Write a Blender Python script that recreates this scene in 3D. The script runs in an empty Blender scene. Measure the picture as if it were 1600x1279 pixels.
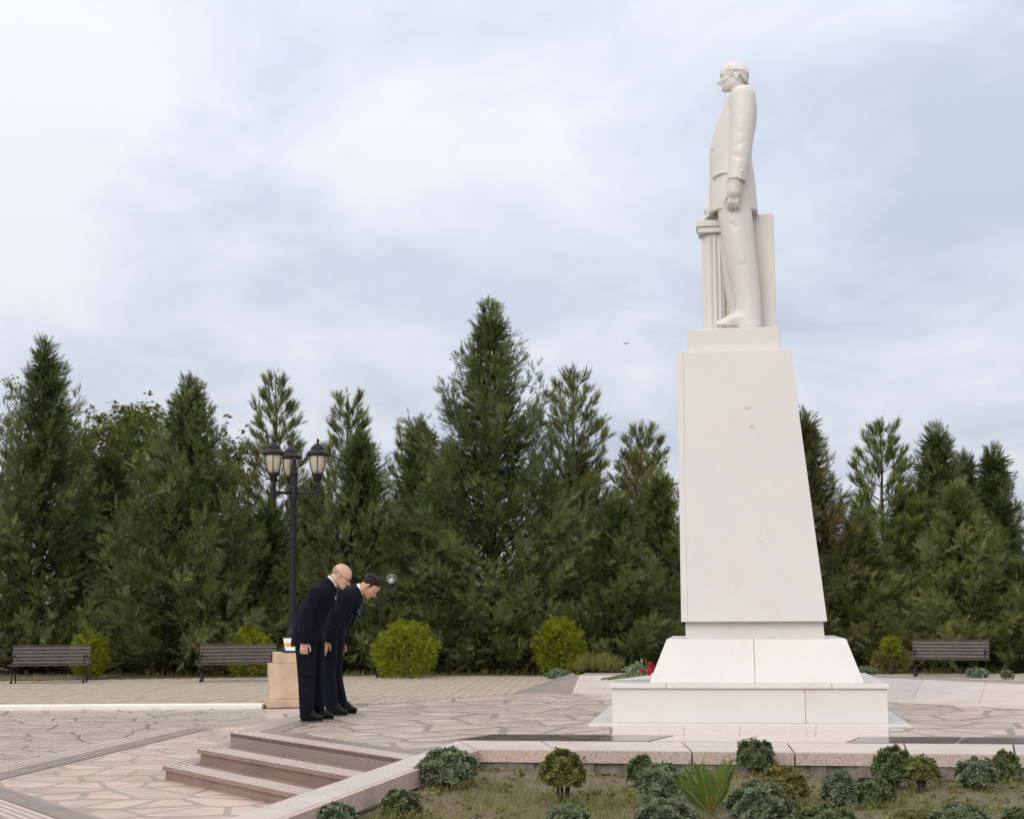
import bpy, bmesh, math, random
import numpy as np
from mathutils import Vector, Matrix
random.seed(7); rng = np.random.default_rng(7)
SC = bpy.context.scene; COL = SC.collection

# ------------------------------------------------------------------ camera, sky, sun, exposure
HC = 1.2; FPX = 2500.0
PIT = math.atan(307/FPX); ROLL = 0.005
FW = np.array([0, math.cos(PIT), math.sin(PIT)])
_up0 = np.array([0, -math.sin(PIT), math.cos(PIT)]); _r0 = np.array([1., 0, 0])
CR = _r0*math.cos(ROLL) - _up0*math.sin(ROLL); CU = _up0*math.cos(ROLL) + _r0*math.sin(ROLL)
cam = bpy.data.cameras.new('camera'); cam_o = bpy.data.objects.new('camera', cam); COL.objects.link(cam_o)
cam.sensor_fit = 'HORIZONTAL'; cam.sensor_width = 36; cam.lens = FPX/1600*36
cam.clip_start = 0.1; cam.clip_end = 3000
m = Matrix([[CR[0], CU[0], -FW[0], 0], [CR[1], CU[1], -FW[1], 0], [CR[2], CU[2], -FW[2], HC], [0, 0, 0, 1]])
cam_o.matrix_world = m
SC.camera = cam_o

SUN_EL, SUN_AZ = math.radians(28), math.radians(205)     # azimuth from +Y, clockwise: behind the camera, to its left
w = bpy.data.worlds.new('World'); SC.world = w; w.use_nodes = True
nt = w.node_tree; nt.nodes.clear()
def N(t, **k):
    n = nt.nodes.new(t)
    for a, b in k.items(): setattr(n, a, b)
    return n
L = nt.links.new
out = N('ShaderNodeOutputWorld')
sky = N('ShaderNodeTexSky'); sky.sky_type = 'NISHITA'; sky.sun_disc = False
sky.sun_elevation = SUN_EL; sky.sun_rotation = SUN_AZ
b1 = N('ShaderNodeBackground'); b1.inputs[1].default_value = 0.10; L(sky.outputs[0], b1.inputs[0])
tc = N('ShaderNodeTexCoord'); sep = N('ShaderNodeSeparateXYZ'); L(tc.outputs['Generated'], sep.inputs[0])
def M_(op, a, b=None, clamp=False):
    n = N('ShaderNodeMath', operation=op); n.use_clamp = clamp
    for i, v in enumerate((a, b)):
        if v is None: continue
        if isinstance(v, (int, float)): n.inputs[i].default_value = v
        else: L(v, n.inputs[i])
    return n.outputs[0]
zc = M_('MAXIMUM', sep.outputs[2], 0.0)
den = M_('ADD', zc, 0.22)
cx = M_('DIVIDE', sep.outputs[0], den); cy = M_('DIVIDE', sep.outputs[1], den)
cmb = N('ShaderNodeCombineXYZ'); L(cx, cmb.inputs[0]); L(cy, cmb.inputs[1])
def noise(scale, det, rough, off, dist=0.3):
    mp = N('ShaderNodeMapping'); mp.inputs['Location'].default_value = off
    mp.inputs['Scale'].default_value = (1.0, 0.75, 1); L(cmb.outputs[0], mp.inputs[0])
    n = N('ShaderNodeTexNoise'); n.inputs['Scale'].default_value = scale; n.inputs['Detail'].default_value = det
    n.inputs['Roughness'].default_value = rough; n.inputs['Distortion'].default_value = dist
    L(mp.outputs[0], n.inputs['Vector']); return n.outputs[0]
n1 = noise(2.3, 9, 0.52, (3.1, 1.4, 0), 0.5); n2 = noise(0.9, 3, 0.5, (7.7, 2.2, 0)); n3 = noise(9.0, 6, 0.6, (1.0, 5.0, 0), 0.6)
# thin cloud lets the light through high on the left
dv = N('ShaderNodeVectorMath', operation='DOT_PRODUCT'); L(tc.outputs['Generated'], dv.inputs[0])
gd = Vector((-0.24, 0.93, 0.32)).normalized(); dv.inputs[1].default_value = gd
glow = M_('POWER', M_('MAXIMUM', dv.outputs['Value'], 0.0), 60.0)
mix = M_('ADD', M_('ADD', M_('MULTIPLY', n1, 1.05), M_('MULTIPLY', n2, 0.30)), M_('MULTIPLY', n3, 0.20))
mix = M_('ADD', mix, M_('MULTIPLY', glow, 0.19))
ramp = N('ShaderNodeValToRGB'); L(mix, ramp.inputs[0])
cr = ramp.color_ramp
cr.elements[0].position = 0.60; cr.elements[0].color = (0.555, 0.62, 0.755, 1)
cr.elements[1].position = 0.97; cr.elements[1].color = (0.855, 0.885, 0.925, 1)
e = cr.elements.new(0.74); e.color = (0.67, 0.72, 0.83, 1)
e = cr.elements.new(0.86); e.color = (0.765, 0.805, 0.885, 1)
# an overcast sky grows brighter towards the zenith
grad = M_('ADD', M_('MULTIPLY', zc, 0.85), 0.90)
sc_ = N('ShaderNodeVectorMath', operation='SCALE'); hz = N('ShaderNodeMapRange'); hz.interpolation_type = 'SMOOTHSTEP'; L(zc, hz.inputs[0]); hz.inputs[1].default_value = 0.28; hz.inputs[2].default_value = 0.75; hz.inputs[4].default_value = 0.75
cm = N('ShaderNodeMix', data_type='RGBA'); L(hz.outputs[0], cm.inputs[0]); L(ramp.outputs[0], cm.inputs[6]); cm.inputs[7].default_value = (0.90, 0.87, 0.82, 1)
L(cm.outputs[2], sc_.inputs[0]); L(grad, sc_.inputs['Scale'])
b2 = N('ShaderNodeBackground'); b2.inputs[1].default_value = 0.97; L(sc_.outputs[0], b2.inputs[0])
mx = N('ShaderNodeMixShader'); mx.inputs[0].default_value = 0.93
L(b1.outputs[0], mx.inputs[1]); L(b2.outputs[0], mx.inputs[2]); L(mx.outputs[0], out.inputs[0])

sl = bpy.data.lights.new('sun', 'SUN'); sl.energy = 1.5; sl.angle = math.radians(35); sl.color = (1.0, 0.93, 0.84)
so = bpy.data.objects.new('sun', sl); COL.objects.link(so)
sdir = Vector((math.sin(SUN_AZ)*math.cos(SUN_EL), math.cos(SUN_AZ)*math.cos(SUN_EL), math.sin(SUN_EL)))
so.rotation_euler = sdir.to_track_quat('Z', 'Y').to_euler(); so.location = (0, -20, 40)
SC.view_settings.view_transform = 'Standard'; SC.view_settings.look = 'None'
SC.view_settings.exposure = 0.0; SC.view_settings.gamma = 1.0; SC.view_settings.use_curve_mapping = False
SC.cycles.max_bounces = 8

# ------------------------------------------------------------------ surveying helpers: sight lines of the camera meet known planes
CP = np.array([0, 0, HC])
def ray(px, py): return FW + CR*(px-800)/FPX + CU*(639.5-py)/FPX
def onz(px, py, z):
    d = ray(px, py); return CP + d*((z-HC)/d[2])
def aty(px, py, Y):
    d = ray(px, py); return CP + d*(Y/d[1])
MA = math.radians(-7.6)
EX = np.array([math.cos(MA), math.sin(MA), 0]); EY = np.array([-math.sin(MA), math.cos(MA), 0]); MO = np.array([2.36, 16.32, 0])
def loc(px, py, yl):
    d = ray(px, py); t = ((MO+EY*yl-CP) @ EY)/(d @ EY); p = CP + d*t - MO
    return np.array([p @ EX, yl, p[2]])

# ------------------------------------------------------------------ object helpers
def tag(o, label=None, cat=None, group=None, kind=None):
    if label: o['label'] = label
    if cat: o['category'] = cat
    if group: o['group'] = group
    if kind: o['kind'] = kind
    return o
def thing(name, label, cat, at=(0, 0, 0), rz=0, group=None):
    o = bpy.data.objects.new(name, None); COL.objects.link(o); o.empty_display_size = 0.2
    o.location = at; o.rotation_euler = (0, 0, rz)
    return tag(o, label, cat, group)
def link(name, me, mat=None, parent=None, smooth=False):
    if mat is not None and not me.materials:
        for q in (mat if isinstance(mat, (list, tuple)) else [mat]): me.materials.append(q)
    if smooth: me.polygons.foreach_set('use_smooth', [True]*len(me.polygons))
    o = bpy.data.objects.new(name, me); COL.objects.link(o)
    if parent is not None: o.parent = parent
    return o
def from_bm(name, bm, mat, parent=None, smooth=False, bevel=0, seg=1):
    if bevel:
        bmesh.ops.bevel(bm, geom=bm.edges[:], offset=bevel, segments=seg, affect='EDGES', profile=0.7, clamp_overlap=True)
    bmesh.ops.recalc_face_normals(bm, faces=bm.faces[:])
    me = bpy.data.meshes.new(name); bm.to_mesh(me); bm.free()
    return link(name, me, mat, parent, smooth)
def np_mesh(name, V, Fs, attr=None):
    """V (n,3), Fs (m,k) equal-sided faces"""
    V = np.asarray(V, np.float32); Fs = np.asarray(Fs, np.int32); k = Fs.shape[1]
    me = bpy.data.meshes.new(name)
    me.vertices.add(len(V)); me.vertices.foreach_set('co', V.ravel())
    me.loops.add(Fs.size); me.loops.foreach_set('vertex_index', Fs.ravel())
    me.polygons.add(len(Fs)); me.polygons.foreach_set('loop_start', np.arange(0, Fs.size, k, dtype=np.int32))
    me.update(calc_edges=True)
    if attr is not None:
        a = me.attributes.new('tint', 'FLOAT', 'POINT'); a.data.foreach_set('value', np.asarray(attr, np.float32))
    return me
def add_box(bm, x0, x1, y0, y1, z0, z1, mat=None):
    vs = [bm.verts.new((x, y, z)) for z in (z0, z1) for x, y in ((x0, y0), (x1, y0), (x1, y1), (x0, y1))]
    for f in ((0, 3, 2, 1), (4, 5, 6, 7), (0, 1, 5, 4), (1, 2, 6, 5), (2, 3, 7, 6), (3, 0, 4, 7)): bm.faces.new([vs[i] for i in f])
    if mat is not None: bmesh.ops.transform(bm, matrix=mat, verts=vs)
    return vs
def box(name, b, mat, parent=None, bevel=0.004, mtx=None):
    bm = bmesh.new(); add_box(bm, *b, mat=mtx); return from_bm(name, bm, mat, parent, bevel=bevel)
def hexa(bm, bot, top):
    """solid from two matching polygons"""
    n = len(bot); B = [bm.verts.new(tuple(p)) for p in bot]; T = [bm.verts.new(tuple(p)) for p in top]
    bm.faces.new(B[::-1]); bm.faces.new(T)
    for i in range(n): bm.faces.new((B[i], B[(i+1) % n], T[(i+1) % n], T[i]))
def prism(bm, poly, z0, z1): hexa(bm, [(p[0], p[1], z0) for p in poly], [(p[0], p[1], z1) for p in poly])
def add_lathe(bm, prof, c=(0, 0, 0), n=16, cap=True):
    rings = []
    for r, z in prof:
        rings.append([bm.verts.new((c[0]+r*math.cos(2*math.pi*i/n), c[1]+r*math.sin(2*math.pi*i/n), c[2]+z)) for i in range(n)])
    for a, b in zip(rings, rings[1:]):
        for i in range(n): bm.faces.new((a[i], a[(i+1) % n], b[(i+1) % n], b[i]))
    if cap: bm.faces.new(rings[0][::-1]); bm.faces.new(rings[-1])
def add_tube(bm, pts, r, n=8, r_end=None, flat=1.0):
    pts = [Vector(p) for p in pts]; rings = []; k = len(pts)
    up = Vector((0, 0, 1))
    for i, p in enumerate(pts):
        t = (pts[min(i+1, k-1)] - pts[max(i-1, 0)]).normalized()
        a = t.cross(up)
        if a.length < 0.05: a = t.cross(Vector((0, 1, 0)))
        a.normalize(); b = t.cross(a).normalized()
        rr = r[i] if isinstance(r, (list, tuple)) else (r if r_end is None else r + (r_end-r)*i/(k-1))
        rings.append([bm.verts.new(p + a*rr*math.cos(2*math.pi*j/n)*flat + b*rr*math.sin(2*math.pi*j/n)) for j in range(n)])
    for a, b in zip(rings, rings[1:]):
        for j in range(n): bm.faces.new((a[j], a[(j+1) % n], b[(j+1) % n], b[j]))
    bm.faces.new(rings[0][::-1]); bm.faces.new(rings[-1])

# ------------------------------------------------------------------ materials
def new_mat(name):
    mt = bpy.data.materials.new(name); mt.use_nodes = True
    return mt, mt.node_tree, mt.node_tree.nodes['Principled BSDF']
def nd(t, ty, **k):
    n = t.nodes.new(ty)
    for a, b in k.items(): setattr(n, a, b)
    return n
def ramp_of(t, fac, stops):
    r = nd(t, 'ShaderNodeValToRGB'); t.links.new(fac, r.inputs[0]); c = r.color_ramp
    c.elements[0].position, c.elements[0].color = stops[0][0], (*stops[0][1], 1)
    c.elements[1].position, c.elements[1].color = stops[-1][0], (*stops[-1][1], 1)
    for p, q in stops[1:-1]: c.elements.new(p).color = (*q, 1)
    return r.outputs[0]
def mixc(t, fac, a, b, mode='MIX'):
    n = nd(t, 'ShaderNodeMix', data_type='RGBA', blend_type=mode)
    if isinstance(fac, (int, float)): n.inputs[0].default_value = fac
    else: t.links.new(fac, n.inputs[0])
    for i, v in ((6, a), (7, b)):
        if isinstance(v, tuple): n.inputs[i].default_value = (*v, 1)
        else: t.links.new(v, n.inputs[i])
    return n.outputs[2]
def tnoise(t, scale, det=4, rough=0.55, coord='Object', stretch=None, dist=0):
    c = nd(t, 'ShaderNodeTexCoord'); v = c.outputs[coord]
    if stretch:
        mp = nd(t, 'ShaderNodeMapping'); mp.inputs['Scale'].default_value = stretch; t.links.new(v, mp.inputs[0]); v = mp.outputs[0]
    n = nd(t, 'ShaderNodeTexNoise'); n.inputs['Scale'].default_value = scale; n.inputs['Detail'].default_value = det
    n.inputs['Roughness'].default_value = rough; n.inputs['Distortion'].default_value = dist; t.links.new(v, n.inputs['Vector'])
    return n.outputs[0]
def bump(t, h, strength, dist=0.01):
    b = nd(t, 'ShaderNodeBump'); b.inputs['Strength'].default_value = strength; b.inputs['Distance'].default_value = dist
    t.links.new(h, b.inputs['Height']); t.links.new(b.outputs[0], t.nodes['Principled BSDF'].inputs['Normal'])
def plain(name, col, rough=0.5, metal=0, var=0.15, scale=6, bmp=0.0, bscale=40, spec=0.5, coord='Object'):
    mt, t, p = new_mat(name)
    f = tnoise(t, scale, 5, coord=coord)
    lo = tuple(c*(1-var) for c in col); hi = tuple(min(1, c*(1+var)) for c in col)
    t.links.new(ramp_of(t, f, [(0.3, lo), (0.7, hi)]), p.inputs['Base Color'])
    p.inputs['Roughness'].default_value = rough; p.inputs['Metallic'].default_value = metal; p.inputs['Specular IOR Level'].default_value = spec
    if bmp: bump(t, tnoise(t, bscale, 4, coord=coord), bmp)
    return mt
def granite(name, a, b, c, rough, scale=170, bmp=0.0, rnd=0.0, blotch=0.12):
    """speckled stone; rnd = difference from piece to piece"""
    mt, t, p = new_mat(name)
    s1 = tnoise(t, scale, 3, 0.7); s2 = tnoise(t, scale*0.45, 2, 0.6); big = tnoise(t, 1.3, 4, 0.6)
    col = ramp_of(t, s1, [(0.34, c), (0.46, a), (0.60, b)])
    col = mixc(t, ramp_of(t, s2, [(0.56, (0, 0, 0)), (0.70, (0.6, 0.6, 0.6))]), col, c)
    col = mixc(t, 1.0, col, ramp_of(t, big, [(0.3, (1-blotch,)*3), (0.7, (1+blotch*0.3,)*3)]), 'MULTIPLY')
    if rnd:
        oi = nd(t, 'ShaderNodeObjectInfo')
        col = mixc(t, 1.0, col, ramp_of(t, oi.outputs['Random'], [(0.0, (1-rnd, 1-rnd*1.1, 1-rnd*1.2)), (0.5, (1.0, 0.985, 0.97)), (1.0, (1.06, 1.0, 0.97))]), 'MULTIPLY')
    t.links.new(col, p.inputs['Base Color']); p.inputs['Roughness'].default_value = rough
    rr = ramp_of(t, tnoise(t, 3, 5), [(0.3, (rough*0.75,)*3), (0.7, (min(1, rough*1.35),)*3)]); t.links.new(rr, p.inputs['Roughness'])
    if bmp: bump(t, s1, bmp, 0.004)
    return mt
def marble_mat(name, base=(0.66, 0.636, 0.614), rough=0.33, stain=0.5):
    mt, t, p = new_mat(name)
    big = tnoise(t, 0.9, 6, 0.6, dist=0.8); fine = tnoise(t, 22, 4, 0.6)
    col = ramp_of(t, big, [(0.25, (base[0]*0.94, base[1]*0.94, base[2]*0.95)), (0.55, base), (0.8, (base[0]*0.98, base[1]*0.955, base[2]*0.92))])
    col = mixc(t, 0.06, col, ramp_of(t, fine, [(0.3, (0.6, 0.58, 0.54)), (0.7, (0.95, 0.93, 0.9))]))
    c = nd(t, 'ShaderNodeTexCoord'); mp = nd(t, 'ShaderNodeMapping'); mp.inputs['Rotation'].default_value = (0.3, 0.5, 0.6); mp.inputs['Scale'].default_value = (1, 1, 1.6)
    t.links.new(c.outputs['Object'], mp.inputs[0])
    wv = nd(t, 'ShaderNodeTexWave'); wv.inputs['Scale'].default_value = 0.33; wv.inputs['Distortion'].default_value = 7; wv.inputs['Detail'].default_value = 5; wv.inputs['Detail Scale'].default_value = 0.8
    t.links.new(mp.outputs[0], wv.inputs['Vector'])
    col = mixc(t, ramp_of(t, wv.outputs['Fac'], [(0.0, (0.12,)*3), (0.05, (0, 0, 0))]), col, (0.58, 0.57, 0.56))
    st = tnoise(t, 2.6, 5, 0.65, stretch=(1, 1, 0.35))
    col = mixc(t, ramp_of(t, st, [(0.60, (0, 0, 0)), (0.80, (stain,)*3)]), col, (base[0]*0.9, base[1]*0.80, base[2]*0.66))
    t.links.new(col, p.inputs['Base Color']); p.inputs['Roughness'].default_value = rough
    bump(t, fine, 0.06, 0.004)
    return mt
def leaf_mat(name, stops, rough=0.55, trans=0.22):
    mt, t, p = new_mat(name)
    a = nd(t, 'ShaderNodeAttribute', attribute_name='tint')
    col = ramp_of(t, a.outputs['Fac'], stops)
    t.links.new(col, p.inputs['Base Color']); p.inputs['Roughness'].default_value = rough; p.inputs['Specular IOR Level'].default_value = 0.3
    tr = nd(t, 'ShaderNodeBsdfTranslucent'); t.links.new(col, tr.inputs[0])
    ms = nd(t, 'ShaderNodeMixShader'); ms.inputs[0].default_value = trans
    t.links.new(p.outputs[0], ms.inputs[1]); t.links.new(tr.outputs[0], ms.inputs[2])
    t.links.new(ms.outputs[0], t.nodes['Material Output'].inputs[0])
    return mt
MARBLE = marble_mat('white marble')
MARBLE_S = marble_mat('statue marble', (0.665, 0.640, 0.605), 0.45, 0.55)
MARBLE_D = marble_mat('marble joint', (0.52, 0.44, 0.34), 0.6, 0.6)
ROUGHM = plain('rough carved marble', (0.66, 0.56, 0.42), 0.8, var=0.3, scale=30, bmp=0.9, bscale=55)
G_PINK = granite('pink granite', (0.27, 0.17, 0.135), (0.36, 0.245, 0.20), (0.15, 0.095, 0.075), 0.34, blotch=0.15)
G_RISER = granite('riser granite', (0.245, 0.155, 0.125), (0.37, 0.25, 0.205), (0.095, 0.062, 0.05), 0.42, bmp=0.15, blotch=0.25)
G_LIGHT = granite('pale granite', (0.56, 0.49, 0.45), (0.64, 0.575, 0.535), (0.40, 0.335, 0.31), 0.4, rnd=0.08)
G_ROUGH = granite('rough pink granite', (0.50, 0.39, 0.34), (0.60, 0.50, 0.45), (0.27, 0.20, 0.18), 0.75, scale=90, bmp=0.5, rnd=0.05)
G_DARK = granite('dark granite', (0.135, 0.112, 0.098), (0.18, 0.152, 0.135), (0.075, 0.064, 0.06), 0.16)
G_BROWN = granite('brown granite', (0.25, 0.195, 0.17), (0.31, 0.25, 0.22), (0.14, 0.11, 0.10), 0.4)
G_POL = granite('polished pale granite', (0.60, 0.50, 0.45), (0.67, 0.575, 0.525), (0.46, 0.375, 0.335), 0.14, rnd=0.04)
G_RIB = granite('rib granite', (0.58, 0.49, 0.44), (0.68, 0.59, 0.54), (0.38, 0.30, 0.26), 0.45)
FLAG = granite('flagstone granite', (0.67, 0.55, 0.48), (0.75, 0.63, 0.56), (0.49, 0.385, 0.33), 0.24, scale=120, rnd=0.15)
FLAG_P = granite('landing flagstone', (0.62, 0.485, 0.41), (0.70, 0.57, 0.49), (0.44, 0.33, 0.27), 0.32, scale=120, rnd=0.15)
FLAG_G = granite('plaza flagstone', (0.54, 0.46, 0.42), (0.62, 0.535, 0.49), (0.38, 0.31, 0.28), 0.27, scale=120, rnd=0.09)
JOINT = granite('joint granite', (0.255, 0.205, 0.175), (0.30, 0.24, 0.21), (0.17, 0.135, 0.115), 0.4)
JOINT_P = granite('landing joint', (0.36, 0.28, 0.23), (0.41, 0.325, 0.27), (0.25, 0.19, 0.155), 0.45)
JOINT_G = granite('plaza joint', (0.19, 0.155, 0.14), (0.23, 0.19, 0.17), (0.12, 0.097, 0.088), 0.4)
PAVER = granite('beige paver', (0.39, 0.345, 0.275), (0.46, 0.41, 0.335), (0.28, 0.24, 0.19), 0.8, scale=60, rnd=0.09)
PAVE_J = plain('paver joint sand', (0.20, 0.175, 0.13), 0.95, var=0.3, scale=20)
WHITE = plain('white kerb paint', (0.80, 0.765, 0.68), 0.7, var=0.05, scale=5)
SAND = plain('travertine', (0.56, 0.405, 0.285), 0.55, var=0.16, scale=4, bmp=0.15)
IRON = plain('black painted iron', (0.010, 0.0095, 0.0105), 0.5, var=0.25, scale=20, bmp=0.05, spec=0.35)
WOOD = plain('dark bench wood', (0.062, 0.047, 0.043), 0.5, var=0.3, scale=9, bmp=0.15, bscale=60)
GLASSC = plain('cream lantern glass', (0.47, 0.425, 0.32), 0.3, var=0.15, scale=7)
CONC = plain('old concrete', (0.20, 0.175, 0.15), 0.95, var=0.4, scale=14, bmp=0.6, bscale=30)
SUIT_A = plain('navy suit cloth', (0.0048, 0.0050, 0.0125), 0.8, var=0.2, scale=12, bmp=0.10, bscale=14, spec=0.12)
SUIT_B = plain('blue suit cloth', (0.0056, 0.0072, 0.0155), 0.8, var=0.2, scale=12, bmp=0.10, bscale=14, spec=0.12)
SHIRT = plain('white shirt cloth', (0.74, 0.75, 0.80), 0.8, var=0.03)
TIE = plain('blue tie silk', (0.035, 0.06, 0.12), 0.5, var=0.2)
TIE_D = plain('dark tie silk', (0.012, 0.013, 0.02), 0.5, var=0.2)
SHOE = plain('black shoe leather', (0.005, 0.005, 0.005), 0.42, var=0.2, spec=0.18)
SKIN_A = plain('fair skin', (0.56, 0.335, 0.245), 0.5, var=0.10, scale=14)
SKIN_B = plain('tanned skin', (0.50, 0.275, 0.185), 0.5, var=0.10, scale=14)
HAIR = plain('dark brown hair', (0.016, 0.0105, 0.0085), 0.6, var=0.4, scale=60, bmp=0.5, bscale=90, spec=0.2)
HAIR_G = plain('close cropped grey hair', (0.33, 0.235, 0.185), 0.7, var=0.15, scale=40, bmp=0.3, bscale=120)
BARK = plain('conifer bark', (0.085, 0.06, 0.045), 0.9, var=0.4, scale=12, bmp=0.8, bscale=25)
ROSE = plain('red petals', (0.42, 0.008, 0.022), 0.5, var=0.4, scale=60)
YELLOW = plain('yellow band', (0.72, 0.46, 0.06), 0.5, var=0.08)
AMBER = plain('amber lettering', (0.42, 0.19, 0.03), 0.5, var=0.08)
PANELW = plain('white panel', (0.80, 0.79, 0.76), 0.5, var=0.03)
DARKM = plain('dark eye', (0.02, 0.015, 0.012), 0.2, var=0.1)
def soil_mat():
    mt, t, p = new_mat('garden soil')
    a = tnoise(t, 3.0, 8, 0.65); b = tnoise(t, 26, 6, 0.7); g = tnoise(t, 0.8, 5, 0.6)
    col = ramp_of(t, b, [(0.3, (0.10, 0.075, 0.052)), (0.55, (0.21, 0.165, 0.115)), (0.75, (0.31, 0.26, 0.19))])
    col = mixc(t, ramp_of(t, a, [(0.45, (0, 0, 0)), (0.65, (0.8,)*3)]), col, (0.15, 0.14, 0.05))
    t.links.new(col, p.inputs['Base Color']); p.inputs['Roughness'].default_value = 0.95; bump(t, b, 0.9, 0.03)
    return mt
SOIL = soil_mat()
def glass_mat():
    mt, t, p = new_mat('smoky clear globe glass')
    p.inputs['Base Color'].default_value = (0.75, 0.78, 0.76, 1); p.inputs['Roughness'].default_value = 0.05
    p.inputs['Transmission Weight'].default_value = 0.85; p.inputs['IOR'].default_value = 1.12
    t.links.new(ramp_of(t, tnoise(t, 9), [(0.3, (0.55, 0.58, 0.56)), (0.7, (0.72, 0.75, 0.73))]), p.inputs['Base Color'])
    return mt
GLOBE = glass_mat()
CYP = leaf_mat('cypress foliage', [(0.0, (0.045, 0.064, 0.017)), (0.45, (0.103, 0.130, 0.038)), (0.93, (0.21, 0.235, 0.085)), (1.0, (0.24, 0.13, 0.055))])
CYP_L = leaf_mat('light cypress foliage', [(0.0, (0.076, 0.098, 0.024)), (0.5, (0.155, 0.182, 0.052)), (0.93, (0.25, 0.27, 0.10)), (1.0, (0.24, 0.15, 0.06))])
CYP_B = leaf_mat('browning cypress foliage', [(0.0, (0.060, 0.072, 0.022)), (0.5, (0.118, 0.132, 0.044)), (0.78, (0.17, 0.165, 0.07)), (0.84, (0.22, 0.115, 0.055)), (1.0, (0.28, 0.15, 0.075))])
PINE = leaf_mat('pine needles', [(0.0, (0.10, 0.120, 0.028)), (0.5, (0.19, 0.21, 0.056)), (0.95, (0.29, 0.295, 0.10)), (1.0, (0.28, 0.18, 0.07))])
PINE_G = leaf_mat('bright pine needles', [(0.0, (0.085, 0.12, 0.02)), (0.5, (0.15, 0.195, 0.038)), (1.0, (0.24, 0.265, 0.07))])
BROAD = leaf_mat('walnut leaves', [(0.0, (0.095, 0.108, 0.024)), (0.5, (0.165, 0.172, 0.044)), (0.9, (0.25, 0.225, 0.07)), (1.0, (0.24, 0.15, 0.05))], trans=0.35)
WILLOW = leaf_mat('pale willow leaves', [(0.0, (0.14, 0.15, 0.05)), (1.0, (0.27, 0.26, 0.11))], trans=0.4)
GOLD = leaf_mat('golden thuja foliage', [(0.0, (0.070, 0.110, 0.005)), (0.5, (0.19, 0.245, 0.010)), (0.9, (0.37, 0.37, 0.025)), (1.0, (0.50, 0.40, 0.08))], trans=0.3)
RUE = leaf_mat('grey green leaves', [(0.0, (0.080, 0.110, 0.055)), (0.5, (0.150, 0.187, 0.105)), (1.0, (0.25, 0.29, 0.18))])
DGREEN = leaf_mat('dark green leaves', [(0.0, (0.058, 0.086, 0.030)), (0.5, (0.108, 0.145, 0.054)), (1.0, (0.18, 0.215, 0.095))])
OLIVE = leaf_mat('olive green leaves', [(0.0, (0.080, 0.092, 0.026)), (0.5, (0.145, 0.158, 0.046)), (1.0, (0.24, 0.24, 0.075))])
OCHRE = leaf_mat('ochre tinged leaves', [(0.0, (0.075, 0.085, 0.026)), (0.5, (0.15, 0.14, 0.04)), (0.85, (0.24, 0.185, 0.045)), (1.0, (0.26, 0.13, 0.05))])
PALM = leaf_mat('palm frond green', [(0.0, (0.055, 0.100, 0.014)), (0.6, (0.105, 0.165, 0.020)), (0.93, (0.20, 0.24, 0.03)), (1.0, (0.50, 0.22, 0.03))], trans=0.3)
GRASS = leaf_mat('mixed grass', [(0.0, (0.095, 0.135, 0.024)), (0.6, (0.185, 0.21, 0.050)), (0.78, (0.28, 0.235, 0.10)), (1.0, (0.42, 0.34, 0.18))], trans=0.3)
STEMG = plain('rose stem', (0.15, 0.165, 0.075), 0.6, var=0.2)
ROSEL = leaf_mat('rose leaves', [(0.0, (0.12, 0.17, 0.085)), (1.0, (0.27, 0.33, 0.19))])

# ------------------------------------------------------------------ polygons and flagstones
def clip(poly, n, d):
    """keep the side where n.p <= d"""
    o = []
    for i in range(len(poly)):
        a, b = poly[i], poly[(i+1) % len(poly)]
        da, db = n[0]*a[0]+n[1]*a[1]-d, n[0]*b[0]+n[1]*b[1]-d
        if da <= 0: o.append(a)
        if (da < 0 < db) or (db < 0 < da):
            t = da/(da-db); o.append((a[0]+(b[0]-a[0])*t, a[1]+(b[1]-a[1])*t))
    return o
def area(p): return 0.5*sum(p[i][0]*p[(i+1) % len(p)][1]-p[(i+1) % len(p)][0]*p[i][1] for i in range(len(p)))
def ccw(p): return p if area(p) > 0 else p[::-1]
def inset(poly, g, wide=0.0):
    """move every side of a convex polygon inwards"""
    q = ccw(poly); r = q
    for i in range(len(q)):
        a, b = q[i], q[(i+1) % len(q)]; l = math.hypot(b[0]-a[0], b[1]-a[1])
        if l < 1e-6: continue
        n = ((b[1]-a[1])/l, -(b[0]-a[0])/l)
        r = clip(r, n, n[0]*a[0]+n[1]*a[1]-g*(1+wide*n[1]*n[1]))
        if len(r) < 3: return []
    return r
def clip_to(poly, region):
    q = ccw(region)
    for i in range(len(q)):
        a, b = q[i], q[(i+1) % len(q)]; l = math.hypot(b[0]-a[0], b[1]-a[1]); n = ((b[1]-a[1])/l, -(b[0]-a[0])/l)
        poly = clip(poly, n, n[0]*a[0]+n[1]*a[1])
        if len(poly) < 3: return []
    return poly
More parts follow.
